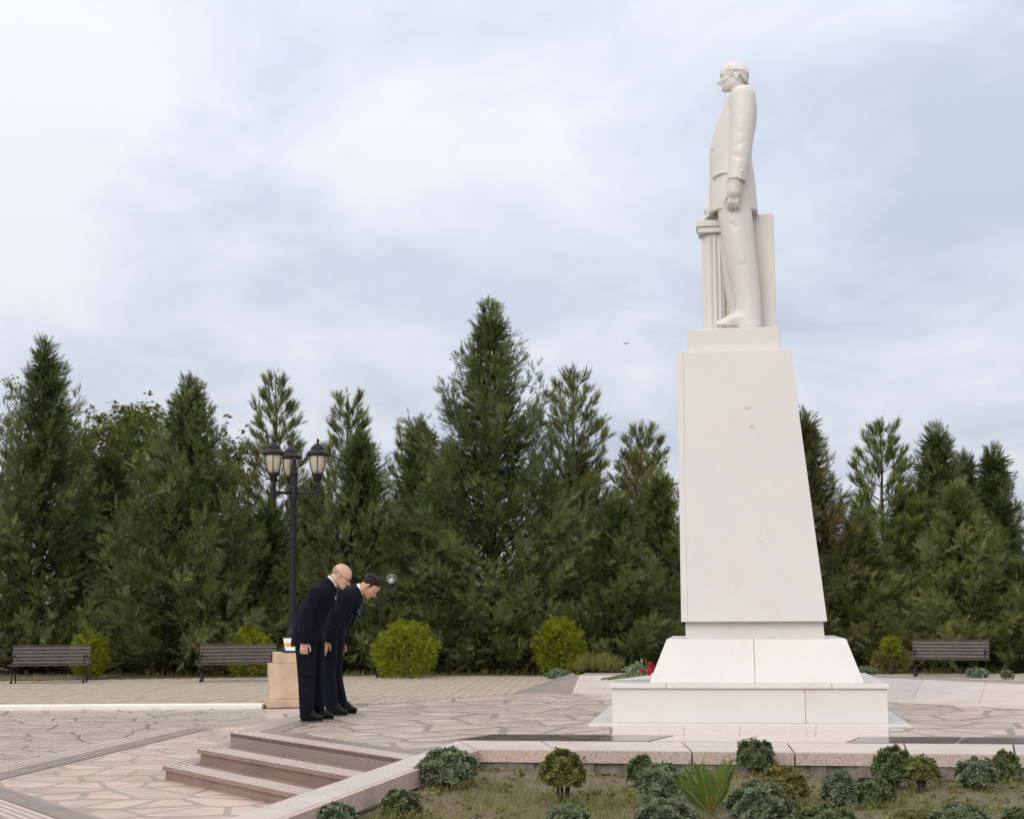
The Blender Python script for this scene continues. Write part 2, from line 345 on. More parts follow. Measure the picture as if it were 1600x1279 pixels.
def flagstones(parent, region, sx, sy, rot, gap, z, mat, hole=None, seed=1, jit=0.42, name='flagstone', h=0.006, limit=300):
    r = random.Random(seed); c, s = math.cos(rot), math.sin(rot)
    xs = [p[0] for p in region]; ys = [p[1] for p in region]; cx, cy = (min(xs)+max(xs))/2, (min(ys)+max(ys))/2
    R = max(max(xs)-min(xs), max(ys)-min(ys))*0.75+1
    seeds = {}
    for i in range(int(-R/sx), int(R/sx)+1):
        for j in range(int(-R/sy), int(R/sy)+1):
            u = (i+0.5*(j % 2)+r.uniform(-jit, jit))*sx; v = (j+r.uniform(-jit, jit))*sy
            seeds[(i, j)] = (cx+u*c-v*s, cy+u*s+v*c)
    made = []
    for (i, j), p in seeds.items():
        S = 3*max(sx, sy); poly = [(p[0]-S, p[1]-S), (p[0]+S, p[1]-S), (p[0]+S, p[1]+S), (p[0]-S, p[1]+S)]
        for a in range(-2, 3):
            for b in range(-2, 3):
                q = seeds.get((i+a, j+b))
                if q is None or (a == 0 and b == 0): continue
                n = (q[0]-p[0], q[1]-p[1]); poly = clip(poly, n, n[0]*(p[0]+q[0])/2+n[1]*(p[1]+q[1])/2)
                if len(poly) < 3: break
            if len(poly) < 3: break
        if len(poly) < 3: continue
        poly = clip_to(poly, region)
        if len(poly) < 3: continue
        poly = inset(poly, gap*r.uniform(0.35, 0.75), 1.7)
        if len(poly) < 3 or area(poly) < 0.01: continue
        mx_, my_ = sum(q[0] for q in poly)/len(poly), sum(q[1] for q in poly)/len(poly)
        if hole and hole(mx_, my_): continue
        made.append((math.hypot(mx_, my_), mx_, my_, poly))
    made.sort()
    rest = bmesh.new()
    for k, (d, mx_, my_, poly) in enumerate(made):
        bm = bmesh.new() if k < limit else rest
        hh = h+r.uniform(-0.0008, 0.0008); ins = inset(poly, 0.006) or poly
        if len(ins) == len(poly): hexa(bm, [(q[0], q[1], z) for q in ccw(poly)], [(q[0], q[1], z+hh) for q in ins])
        else: prism(bm, ccw(poly), z, z+hh)
        if k < limit: from_bm(name, bm, mat, parent)
    if len(rest.verts): tag(from_bm(name, rest, mat, parent), kind='stuff')
    else: rest.free()
    return made
def sheet(name, poly, z, mat, thick=0.3, parent=None):
    bm = bmesh.new(); prism(bm, ccw(poly), z-thick, z)
    return from_bm(name, bm, mat, parent)
def P2(px, py, z): return tuple(onz(px, py, z)[:2])

# ------------------------------------------------------------------ the setting
ZL, ZG, ZB = -0.36, -0.60, -0.55            # landing, plaza, beige pavement
bm = bmesh.new()
n = 60
for i in range(n+1):
    for j in range(n+1):
        f = lambda t: math.copysign(abs(t)**2.6, t)
        x, y = f(i/n*2-1)*900, f(j/n*2-1)*900+20
        bm.verts.new((x, y, -0.80 + (0.0 if y < 60 else min(3.0, (y-60)*0.008))))
bm.verts.ensure_lookup_table()
for i in range(n):
    for j in range(n): bm.faces.new([bm.verts[a*(n+1)+b] for a, b in ((i, j), (i+1, j), (i+1, j+1), (i, j+1))])
g = from_bm('ground', bm, SOIL, smooth=True); tag(g, 'bare brown earth around the plaza and under the trees', kind='structure')

# corner points of the upper platform (an octagon with steps on its front left side)
c1 = P2(360, 1145, 0); e1 = P2(635, 1187, 0); k1 = P2(716, 1159, 0); k3 = P2(366, 1279, 0)
dL = np.array([math.sin(math.radians(6.4)), math.cos(math.radians(6.4))])
b2 = P2(540, 1103, 0); b3 = P2(874, 1077.5, 0)
Bf = P2(893, 1083.5, 0)
F1 = P2(1330, 1090, 0); F2 = P2(1640, 1105.5, 0)
ucurb = np.array(k1)-np.array(k3); ucurb /= np.linalg.norm(ucurb)
kx = (k1[0]+9.0*EX[0], k1[1]+9.0*EX[1])
k3b = tuple(np.array(k3)-ucurb*5)
plat = [c1, e1, k1, kx, (F2[0]+2.2, F2[1]-2.0), F2, F1, Bf, b3, b2]
pf = sheet('platform', plat, 0.0, JOINT, 0.75)
tag(pf, 'raised octagonal platform paved in polished pink flagstones', kind='structure')

# front left steps: nosing runs along c1 -> e1 and turns the corner along the left side
dF = np.array(e1)-np.array(c1); dF /= np.linalg.norm(dF)
nF = np.array([dF[1], -dF[0]]); nF = nF if nF[1] < 0 else -nF           # outward, towards the viewer
nL = np.array([-dL[1], dL[0]]); nL = nL if nL[0] < 0 else -nL
TR, TL, RH = 0.40, 0.21, 0.12            # tread in front, tread along the left side, riser
def miter(d, k=0):
    A = np.array([nF, nL]); return np.linalg.solve(A, np.array([d, d+(TL-TR)*k])) + np.array(c1)
def curb_hit(p):
    A = np.array([dF, -ucurb]).T; s = np.linalg.solve(A, np.array(k3)-p); return p+dF*s[0]
def cband(d0, d1, far, k=0, k0=None):
    """strip between offsets d0 and d1 outside the platform edge, front leg and left leg"""
    a0, a1 = miter(d0, k if k0 is None else k0), miter(d1, k)
    f0, f1 = curb_hit(a0), curb_hit(a1)
    return ([tuple(a0), tuple(a1), tuple(f1), tuple(f0)], [tuple(a0), tuple(a0+dL*far), tuple(a1+dL*far), tuple(a1)])
st = bpy.data.objects.new('steps', None); COL.objects.link(st)
tag(st, 'three pink granite steps with ribbed nosings climbing to the platform', kind='structure')
far = 4.2
def ribs(z, d_out, farl, k):
    bm = bmesh.new()
    for q in range(4):
        o = d_out-0.022-q*0.062
        for poly in cband(o-0.034, o, farl, k): prism(bm, ccw(poly), z-0.004, z+0.004)
    return from_bm('nosing_ribs', bm, G_RIB, st)
def darkband(z, d_out, farl, mat):
    bm = bmesh.new()
    for poly in cband(d_out-0.265-0.19, d_out-0.265, farl): prism(bm, ccw(poly), z-0.01, z+0.006)
    return from_bm('inner_band', bm, mat, st)
for k in range(3):
    z = -RH*k; d = TR*k
    # riser slabs, split at their joints
    a = miter(d-0.03, k); f_ = curb_hit(a); Lr = np.linalg.norm(f_-a)
    cuts = [0, (0.62, 0.55, 0.75)[k]*Lr, Lr]
    for s0, s1 in zip(cuts, cuts[1:]):
        p0, p1 = a+dF*(s0+0.0015), a+dF*(s1-0.0015); q0, q1 = p0-nF*0.05, p1-nF*0.05
        if s0 == 0: q0 = a+dL*0.05
        bm = bmesh.new(); prism(bm, ccw([tuple(p0), tuple(p1), tuple(q1), tuple(q0)]), z-RH if k < 2 else z-RH-0.004, z-0.034)
        from_bm('step_riser', bm, G_RISER, st)
    bm = bmesh.new(); p0, p1 = a+dL*0.052, a+dL*far
    prism(bm, ccw([tuple(p0), tuple(p1), tuple(p1-nL*0.05), tuple(p0-nL*0.05)]), z-RH-0.002, z-0.034); from_bm('step_riser', bm, G_RISER, st)
    # tread slabs with a thin overhanging nose
    for poly in cband(d-TR-0.04 if k else -0.265, d, far, k, max(k-1, 0)):
        bm = bmesh.new(); prism(bm, ccw(poly), z-0.034, z if k else z+0.003); from_bm('step_tread', bm, G_PINK, st)
    ribs(z if k else z+0.003, d, far, k)
    if k == 0: darkband(z, d, far, G_BROWN)
# core under the treads
for k in (1, 2):
    bm = bmesh.new(); ca, cb = miter(TR*k-0.08, k), miter(-0.05)
    prism(bm, ccw([tuple(ca), tuple(curb_hit(ca)), tuple(curb_hit(cb)), tuple(cb)]), -0.38, -RH*k-0.036)
    prism(bm, ccw([tuple(ca), tuple(cb), tuple(cb+dL*far), tuple(ca+dL*far)]), -0.385, -RH*k-0.038)
    from_bm('step_core', bm, CONC, st)

# landing one riser above the plaza, with its own ribbed edge
l1 = P2(0, 1197, ZL); l2 = P2(262, 1138, ZL); l3 = P2(310, 1132, ZL); l4 = P2(440, 1124, ZL)
v = np.array(l1)-np.array(l2); v /= np.linalg.norm(v)
w1 = P2(0, 1276, ZL); w2 = P2(62, 1300, ZL); u = np.array(w2)-np.array(w1); u /= np.linalg.norm(u)
A = np.array([v, -u]).T; s_ = np.linalg.solve(A, np.array(w1)-np.array(l1)); LC = tuple(np.array(l1)+v*s_[0])
w9 = tuple(np.array(w1)+u*6)
kr = [tuple(np.array(k3b)+ucurb*q) for q in (2.0, 9.6)]
tt_ = np.linalg.solve(np.array([u, -ucurb]).T, np.array(k3b)-np.array(w1)); w9 = tuple(np.array(w1)+u*tt_[0])
land = [LC, w9, kr[1], (c1[0]+1.0, c1[1]+4), l4, l3, l2]
ld = sheet('landing', land, ZL, JOINT_P, 0.4); tag(ld, 'lower landing of pinkish flagstones at the foot of the steps', kind='structure')
def edge_strips(parent, a, b, inward, z):
    a, b, n_ = np.array(a), np.array(b), np.array(inward); bm = bmesh.new()
    for q in range(4):
        o = 0.03+q*0.075; prism(bm, ccw([tuple(a+n_*o), tuple(b+n_*o), tuple(b+n_*(o+0.04)), tuple(a+n_*(o+0.04))]), z-0.01, z+0.010)
    from_bm('nosing_ribs', bm, G_RIB, parent)
    bm = bmesh.new(); prism(bm, ccw([tuple(a+n_*0.33), tuple(b+n_*0.33), tuple(b+n_*0.56), tuple(a+n_*0.56)]), z-0.01, z+0.008)
    from_bm('inner_band', bm, G_BROWN, parent)
nv = np.array([-v[1], v[0]]); nv = nv if nv[1] < 0 else -nv
nu = np.array([-u[1], u[0]]); nu = nu if nu[1] > 0 else -nu
edge_strips(ld, np.array(LC)+nv*0.0, l2, nv, ZL); edge_strips(ld, np.array(LC)+u*0.5, w9, nu, ZL)
inner = [tuple(np.array(LC)+np.linalg.solve(np.array([nv, nu]), np.array([0.58, 0.58]))), tuple(np.array(w9)+nu*0.6), kr[1],
         (c1[0]+0.9, c1[1]+3.6), tuple(np.array(l4)+(0, -0.1)), tuple(np.array(l3)+nv*0.6), tuple(np.array(l2)+nv*0.60)]
inner = [(LC[0]+1.2, LC[1]+0.1)]+inner[1:] if False else inner
aq = miter(TR*2-0.02, 2)
def under_steps(x, y):
    d = np.array([x, y])-aq; return d @ nF < -0.25 and d @ nL < -0.25
def in_poly(poly, x, y):
    c = False
    for i in range(len(poly)):
        (xa, ya), (xb, yb) = poly[i], poly[(i+1) % len(poly)]
        if (ya > y) != (yb > y) and x < (xb-xa)*(y-ya)/(yb-ya)+xa: c = not c
    return c
def convex_hull(pts):
    pts = sorted(set(pts)); 
    def half(p):
        o = []
        for q in p:
            while len(o) > 1 and (o[-1][0]-o[-2][0])*(q[1]-o[-2][1])-(o[-1][1]-o[-2][1])*(q[0]-o[-2][0]) <= 0: o.pop()
            o.append(q)
        return o
    a, b = half(pts), half(pts[::-1]); return a[:-1]+b[:-1]
LIN = convex_hull(inner)
flagstones(ld, LIN, 0.36, 0.66, 0.25, 0.042, ZL-0.004, FLAG_P, hole=lambda x, y: under_steps(x, y) or (x-k3[0])*ucurb[1]-(y-k3[1])*ucurb[0] > -0.1, seed=11, h=0.0062)

# plaza of grey flagstones further left and the white kerb that ends it
yk = onz(0, 1108.5, ZG)[1]; yk2 = onz(413, 1106, ZG)[1]
def kerb_y(x): return yk+(yk2-yk)*(x+9.5)/5.0
plaza = [(-16, 11), (-3.2, 11), (-1.2, 20.0), (-1.2, kerb_y(-1.2)), (-16, kerb_y(-16))]
pz = sheet('plaza', plaza, ZG-0.004, JOINT_G, 0.18); tag(pz, 'lower plaza of grey polished flagstones left of the steps', kind='structure')
pr = [(-11.5, 17.2), (-6.2, 16.2), (-2.6, 21.2), (-2.6, kerb_y(-2.6)-0.02), (-13.5, kerb_y(-13.5)-0.02)]
flagstones(pz, pr, 0.46, 0.85, -0.55, 0.046, ZG-0.006, FLAG_G, hole=lambda x, y: in_poly(land, x, y), seed=5, h=0.0082)
bm = bmesh.new()
xk0, xk1 = -16, -4.52
hexa(bm, [(xk0, kerb_y(xk0), -0.78), (xk1, kerb_y(xk1), -0.78), (xk1, kerb_y(xk1)+0.28, -0.78), (xk0, kerb_y(xk0)+0.28, -0.78)],
     [(xk0, kerb_y(xk0), -0.525), (xk1, kerb_y(xk1), -0.525), (xk1, kerb_y(xk1)+0.28, -0.52), (xk0, kerb_y(xk0)+0.28, -0.52)])
k_ = from_bm('kerb', bm, WHITE, bevel=0.012); tag(k_, 'white painted kerb between the grey plaza and the beige pavement', kind='structure')

# beige pavement up to the trees
pb = [(-18, kerb_y(-18)+0.28), (-4.0, kerb_y(-4.0)+0.28), (-1.0, kerb_y(-1.0)+0.28), (0.2, 25), (14, 22), (16, 41.0), (4, 41.3), (-5, 41.6), (-11.5, 39.9), (-18, 39.6)]
pbm = sheet('pavement', pb, ZB-0.012, PAVE_J, 0.25); tag(pbm, 'beige paver pavement in front of the benches and trees', kind='structure')
ra = math.radians(-3.5); pc, ps = math.cos(ra), math.sin(ra); pw, pl = 0.21, 0.42
pav = []
rr = random.Random(3)
for i in range(-95, 100):
    for j in range(-4, 34):
        u0, v0 = i*pw, (j+0.5*(i % 2))*pl
        q = [(u0+0.006, v0+0.006), (u0+pw-0.006, v0+0.006), (u0+pw-0.006, v0+pl-0.006), (u0+0.006, v0+pl-0.006)]
        q = [(x*pc-y*ps, 28.5+x*ps+y*pc) for x, y in q]
        m_ = (sum(a[0] for a in q)/4, sum(a[1] for a in q)/4)
        if not all(in_poly(pb, *a) for a in q): continue
        if m_[0] > 2.5 and m_[1] < 27: continue
        if m_[0] > 1.2 and m_[1] < 37: continue
        pav.append((m_[1]+abs(m_[0]+3)*0.3, q))
pav.sort(key=lambda t: t[0]); rest = bmesh.new()
for k, (d, q) in enumerate(pav):
    bm = bmesh.new() if k < 300 else rest
    prism(bm, ccw(q), ZB-0.03, ZB-0.004+rr.uniform(-0.004, 0.004))
    if k < 300: from_bm('paver', bm, PAVER, pbm)
tag(from_bm('paver', rest, PAVER, pbm), kind='stuff')

# pale granite ramp rising behind the monument, dark coping along its crest
HR = 0.15
Ar = np.array([*P2(803, 1081.5, 0), 0.0]); Br = np.array([*Bf, 0.003]); Cr_ = onz(905, 1054, HR)
R1 = onz(1350, 1057, HR); R2 = onz(1650, 1070.5, HR)
rp = bpy.data.objects.new('ramp', None); COL.objects.link(rp); tag(rp, 'low sloping apron of pale granite slabs behind the monument', kind='structure')
def slab3(bm, pts, th=0.06):
    pts = [np.array(p) for p in pts]; hexa(bm, [p-(0, 0, th) for p in pts], pts)
feet = [Br, np.array([*F1, 0.003]), np.array([*F2, 0.003]), np.array([F2[0]+2.2, F2[1]-2.0, 0.003])]
crest = [Cr_, R1, R2, R2+np.array([2.6, -2.3, 0])]
def lerp(a, b, t): return a+(b-a)*t
for s in range(3):
    nseg = (4, 3, 2)[s]
    for q in range(nseg):
        t0, t1 = q/nseg+0.0008, (q+1)/nseg-0.0008
        bm = bmesh.new()
        slab3(bm, [lerp(feet[s], feet[s+1], t0), lerp(feet[s], feet[s+1], t1), lerp(crest[s], crest[s+1], t1), lerp(crest[s], crest[s+1], t0)])
        from_bm('granite_slab', bm, G_LIGHT, rp)
        bm = bmesh.new(); back = np.array([0.12, 0.50, 0.012])
        a_, b_ = lerp(crest[s], crest[s+1], t0), lerp(crest[s], crest[s+1], t1)
        slab3(bm, [a_, b_, b_+back, a_+back], 0.72)
        from_bm('coping', bm, G_BROWN, rp)
Cb = Cr_+np.array([0.0, 0.5, 0.012])
bm = bmesh.new(); mid = lerp(Ar, Br, 0.62)
slab3(bm, [Ar, mid, Cr_-(0.05, 0, 0), Cb-(0.07, 0, 0)], 0.3); from_bm('end_slab', bm, G_BROWN, rp)
bm = bmesh.new(); slab3(bm, [mid+(0.004, 0, 0.004), Br, Cr_, Cr_-(0.046, 0, -0.003)], 0.3); from_bm('end_slab', bm, G_BROWN, rp)
bm = bmesh.new()
slab3(bm, [np.array([Bf[0], Bf[1]-0.02, -0.01]), np.array([*F1, -0.012]), np.array([*F2, -0.012]), np.array([F2[0]+2.2, F2[1]-2, -0.012]), np.array([8.4, 23, -0.012]), np.array([6, 25, -0.012]), np.array([1.2, 24.4, -0.012])], 0.7)
from_bm('ramp_core', bm, G_BROWN, rp)
# plain granite border along the foot of the ramp
for s in range(2):
    bm = bmesh.new(); a_, b_ = feet[s].copy(), feet[s+1].copy()
    off = np.array([0, -0.75, 0]) if s else np.array([0.25, -0.62, 0]); off2 = np.array([0, -0.75, 0])
    a_[2] = b_[2] = 0.010; slab3(bm, [a_+off, b_+off2, b_, a_], 0.015); from_bm('border_slab', bm, G_LIGHT, rp)

# front border: dark polished strip, pale kerb stones, rough face, concrete footing
def fz(px, py): return np.array(P2(px, py, 0))
db = bpy.data.objects.new('border_strip', None); COL.objects.link(db); tag(db, 'polished granite strip along the front edge, dark at both ends and pale in the middle', kind='structure')
q0 = [fz(712, 1157.5), fz(1700, 1164.5), fz(1700, 1154.5), fz(768, 1149)]   # near left, near right, far right, far left
cuts = [0.0, 0.125, 0.21, 0.318, 0.46, 0.632, 0.80, 1.0]
for t0, t1 in zip(cuts, cuts[1:]):
    a0, a1 = lerp(q0[0], q0[1], t0+0.003), lerp(q0[0], q0[1], t1-0.003); b0, b1_ = lerp(q0[3], q0[2], t0+0.003), lerp(q0[3], q0[2], t1-0.003)
    bm = bmesh.new(); prism(bm, ccw([tuple(a0), tuple(a1), tuple(b1_), tuple(b0)]), -0.02, 0.014); from_bm('strip_slab', bm, G_POL if 0.30 < (t0+t1)/2 < 0.62 else G_DARK, db)
cu = bpy.data.objects.new('border_kerb', None); COL.objects.link(cu); tag(cu, 'pale granite kerb with rough pink face around the flower bed', kind='structure')
K1o = fz(716, 1159); K1i = fz(742, 1172.5)
KRo, KRi = fz(1720, 1166), fz(1720, 1182)
KRo, KRi = K1o+(KRo-K1o)*1.5, K1i+(KRi-K1i)*1.5
cuts = [0.0, 0.09, 0.24, 0.35, 0.47, 0.58, 0.70, 0.85, 1.0]
for t0, t1 in zip(cuts, cuts[1:]):
    a0, a1, b0, b1_ = lerp(K1o, KRo, t0+0.001), lerp(K1o, KRo, t1-0.001), lerp(K1i, KRi, t0+0.001), lerp(K1i, KRi, t1-0.001)
    bm = bmesh.new(); prism(bm, ccw([tuple(a0), tuple(a1), tuple(b1_), tuple(b0)]), -0.087, 0.016)
    o = from_bm('kerb_stone', bm, G_LIGHT, cu)
    bm = bmesh.new(); f0, f1 = b0+(0, -0.05), b1_+(0, -0.05)
    prism(bm, ccw([tuple(b0+(0, 0.004)), tuple(b1_+(0, 0.004)), tuple(f1), tuple(f0)]), -0.085, 0.0135); from_bm('kerb_face', bm, G_ROUGH, cu)
# left leg down the side of the steps
lo, li = np.array(k3b), None
W_ = 0.27
nk = np.array([ucurb[1], -ucurb[0]])
lw = np.linalg.norm(K1o-lo); cuts = [0, 0.30, 0.52, 0.74, 1.0]
for t0, t1 in zip(cuts, cuts[1:]):
    a0, a1 = lo+ucurb*(lw*t0+0.002), lo+ucurb*(lw*t1-0.002); b0, b1_ = a0+nk*W_, a1+nk*W_
    if t1 == 1.0: a1 = K1o-(0.002, 0.002); b1_ = K1i-(0.003, 0.003)
    bm = bmesh.new(); prism(bm, ccw([tuple(a0), tuple(a1), tuple(b1_), tuple(b0)]), -0.75, 0.0135); from_bm('kerb_stone', bm, G_LIGHT, cu)
    bm = bmesh.new(); prism(bm, ccw([tuple(b0-nk*0.004), tuple(b1_-nk*0.004), tuple(b1_+nk*0.05), tuple(b0+nk*0.05)]), -0.115, 0.011); from_bm('kerb_face', bm, G_ROUGH, cu)
bm = bmesh.new()
for i in range(60):
    t0, t1 = i/60, (i+1)/60; a0, a1 = lerp(K1i, KRi, t0), lerp(K1i, KRi, t1)
    dd = rr.uniform(-0.03, 0.02); zb = -0.19+rr.uniform(-0.02, 0.015)
    prism(bm, ccw([tuple(a0+(0, 0.3)), tuple(a1+(0, 0.3)), tuple(a1+(0, dd-0.01)), tuple(a0+(0, dd-0.01))]), zb, -0.088)
for i in range(24):
    a0, a1 = lo+ucurb*lw*i/24+nk*(W_-0.03), lo+ucurb*lw*(i+1)/24+nk*(W_-0.03); dd = rr.uniform(0.03, 0.075)
    prism(bm, ccw([tuple(a0), tuple(a1), tuple(a1+nk*dd), tuple(a0+nk*dd)]), -0.5, -0.15)
from_bm('footing', bm, CONC, cu)

# platform flagstones (leave the steps' nosing, the strip and the monument free)
def mono_local(x, y): d = np.array([x-MO[0], y-MO[1], 0]); return d @ EX, d @ EY
def plat_hole(x, y):
    lx, ly = mono_local(x, y)
    return -1.3 < lx < 1.3 and 0.1 < ly < 2.6
pin = [tuple(miter(-0.46)), tuple(curb_hit(miter(-0.46))), tuple(fz(700, 1160.5)), tuple(q0[3]+(0, 0.02)), tuple(q0[2]+(1.0, 0.0)), (F2[0]+2.2, F2[1]-2.4), tuple(np.array(F2)+(0, -0.8)), tuple(np.array(F1)+(0, -0.8)), tuple(np.array(Bf)+(0.1, -0.65)), tuple(np.array(b3)+(0, -0.1)), tuple(np.array(b2)+(0.15, 0.02))]
PLIN = convex_hull(pin)
def ph(x, y):
    if plat_hole(x, y): return True
    return not in_poly([tuple(p) for p in pin], x, y)
flagstones(pf, PLIN, 0.40, 0.95, math.radians(-7.6), 0.055, -0.004, FLAG, hole=ph, seed=23, jit=0.30, h=0.0062)
# polished plain slabs between plinth and strip, plinth's reflection put into colour and outline
ap = bpy.data.objects.new('apron', None); COL.objects.link(ap); tag(ap, 'plain polished slabs between the plinth and the strip, the plinth reflection put into their pale colour and outline', kind='structure')
ac = [fz(952, 1132), fz(1391, 1133), fz(1391, 1152.5), fz(952, 1148.6)]
for t0, t1 in ((0, 0.27), (0.27, 0.47), (0.47, 0.74), (0.74, 1.0)):
    bm = bmesh.new(); prism(bm, ccw([tuple(lerp(ac[3], ac[2], t0+0.0015)), tuple(lerp(ac[3], ac[2], t1-0.0015)), tuple(lerp(ac[0], ac[1], t1-0.0015)), tuple(lerp(ac[0], ac[1], t0+0.0015))]), -0.01, 0.0095)
    from_bm('apron_slab', bm, G_POL, ap)
# ------------------------------------------------------------------ flower bed soil
KB = [lo+nk*(W_+0.04), K1i+(0.03, -0.05), KRi+(0, -0.05)]
def bed_z(x, y):
    return -0.185 - 0.012*max(0, 13.3-y) + 0.05*max(0.0, 1-max(0.0, (x-lo[0])*ucurb[1]-(y-lo[1])*ucurb[0]-W_)/0.7)*min(1, max(0, 13.5-y)) + 0.035*math.sin(x*2.1+y*1.3)*math.sin(y*2.7-x*0.9) + 0.02*math.sin(x*7.3)*math.sin(y*6.1)
bm = bmesh.new(); nx, ny = 110, 60; grid = {}
for i in range(nx+1):
    for j in range(ny+1):
        x = -3.2+i*(14.0/nx); y = 6.8+j*(7.2/ny)
        # nothing left of the side kerb
        side = (x-lo[0])*ucurb[1]-(y-lo[1])*ucurb[0]
        if side < W_-0.12: continue
        yl = K1i[1]+(KRi[1]-K1i[1])*(x-K1i[0])/(KRi[0]-K1i[0])+0.2
        if y > yl: continue
        grid[(i, j)] = bm.verts.new((x, y, bed_z(x, y)+rr.uniform(-0.012, 0.012)))
for (i, j), v_ in list(grid.items()):
    try: bm.faces.new((grid[(i, j)], grid[(i+1, j)], grid[(i+1, j+1)], grid[(i, j+1)]))
    except KeyError: pass
tag(from_bm('flower_bed', bm, SOIL, smooth=True), 'earth of the flower bed in front of the kerb', kind='structure')

# ------------------------------------------------------------------ pedestal
pd = thing('pedestal', 'tall white marble pedestal on a stepped base carrying the statue', 'pedestal', tuple(MO), MA)
def mb(name, b, mat=MARBLE, bevel=0.004): return box(name, b, mat, pd, bevel)
mb('base_slab', (-1.60, 1.58, -0.20, 2.9, 0.0, 0.022))
J = 0.0025
mb('plinth_panel', (-1.37, 0.565-J, 0.0, 2.74, 0.022, 0.362)); mb('plinth_panel', (0.565+J, 1.372, 0.0, 2.74, 0.022, 0.362))
mb('plinth_core', (-1.36, 1.36, 0.012, 2.70, 0.03, 0.361), MARBLE_D, 0)
cap = [(-1.398, -0.82), (-0.82, 0.83), (0.83, 1.393)]
for a_, b_ in cap: mb('cap_slab', (a_+J if a_ > -1.3 else a_, b_-J if b_ < 1.3 else b_, -0.035, 2.78, 0.366, 0.409), bevel=0.006)
mb('cap_core', (-1.375, 1.37, 0.0, 2.75, 0.362, 0.406), MARBLE_D, 0)
def frust(name, x0, x1, y0, y1, z0, X0, X1, Y0, Y1, z1, mat=MARBLE, bevel=0.004):
    bm = bmesh.new(); hexa(bm, [(x0, y0, z0), (x1, y0, z0), (x1, y1, z0), (x0, y1, z0)], [(X0, Y0, z1), (X1, Y0, z1), (X1, Y1, z1), (X0, Y1, z1)])
    return from_bm(name, bm, mat, pd, bevel=bevel)
frust('sloping_panel', -0.995, 0.075-J, 0.10, 2.60, 0.411, -0.825, 0.075-J, 0.48, 2.25, 0.850)
frust('sloping_panel', 0.075+J, 1.158, 0.10, 2.60, 0.411, 0.075+J, 1.018, 0.48, 2.25, 0.850)
frust('sloping_core', -0.98, 1.14, 0.12, 2.58, 0.412, -0.81, 1.0, 0.50, 2.23, 0.846, MARBLE_D, 0)
frust('collar', -0.631, 0.812, 0.66, 2.10, 0.848, -0.631, 0.800, 0.66, 2.10, 1.024)
frust('shaft', -0.605, 0.837, 0.56, 2.17, 1.026, -0.607, 0.540, 0.70, 2.02, 3.915, bevel=0.004)
frust('edge_panel', -0.673, -0.6056, 0.5605, 2.169, 1.0265, -0.670, -0.6076, 0.7005, 2.019, 3.914, bevel=0.003)
MORTAR = plain('repair mortar', (0.62, 0.545, 0.46), 0.7, var=0.12, scale=40); RUSTY = plain('rusty crack', (0.62, 0.53, 0.41), 0.8, var=0.1)
# repair spots and a rusty crack, the stone's own marks
bm = bmesh.new()
def patch(bm, px, py, r_, yl, seed):
    q = random.Random(seed); c = loc(px, py, yl); vs = []
    for i in range(9):
        a = 2*math.pi*i/9; s = r_*q.uniform(0.6, 1.15); vs.append((c[0]+s*math.cos(a)*1.3, yl, c[2]+s*math.sin(a)*0.7))
    hexa(bm, [(x, y+0.02, z) for x, y, z in vs], vs)
def shaft_y(z): return 0.56+0.14*(z-1.026)/(3.915-1.026)
for i, (px, py, r_) in enumerate(((1168, 637, 0.035), (1175, 666, 0.032), (1190, 845, 0.016))):
    z = loc(px, py, 0.65)[2]; bm = bmesh.new(); patch(bm, px, py, r_, shaft_y(z)-0.0035, i); from_bm('repair_spot', bm, MORTAR, pd)
bm = bmesh.new()
for a_, b_ in zip([(1206, 927), (1211, 940), (1214, 952), (1217, 962), (1219, 971)], [(1211, 940), (1214, 952), (1217, 962), (1219, 971)]):
    p, q = loc(*a_, 0.57), loc(*b_, 0.57); p[1] = shaft_y(p[2])-0.001; q[1] = shaft_y(q[2])-0.001
    hexa(bm, [p+(0, 0.01, 0), q+(0, 0.01, 0), q+(0.007, 0.01, 0), p+(0.005, 0.01, 0)], [p, q, q+(0.007, 0, 0), p+(0.005, 0, 0)])
from_bm('crack', bm, RUSTY, pd); bm = bmesh.new()
p, q = loc(1220, 974, 0.658), loc(1224, 994, 0.658)
hexa(bm, [p+(0, 0.01, 0), q+(0, 0.01, 0), q+(0.006, 0.01, 0), p+(0.006, 0.01, 0)], [p, q, q+(0.006, 0, 0), p+(0.006, 0, 0)])
from_bm('crack', bm, RUSTY, pd)

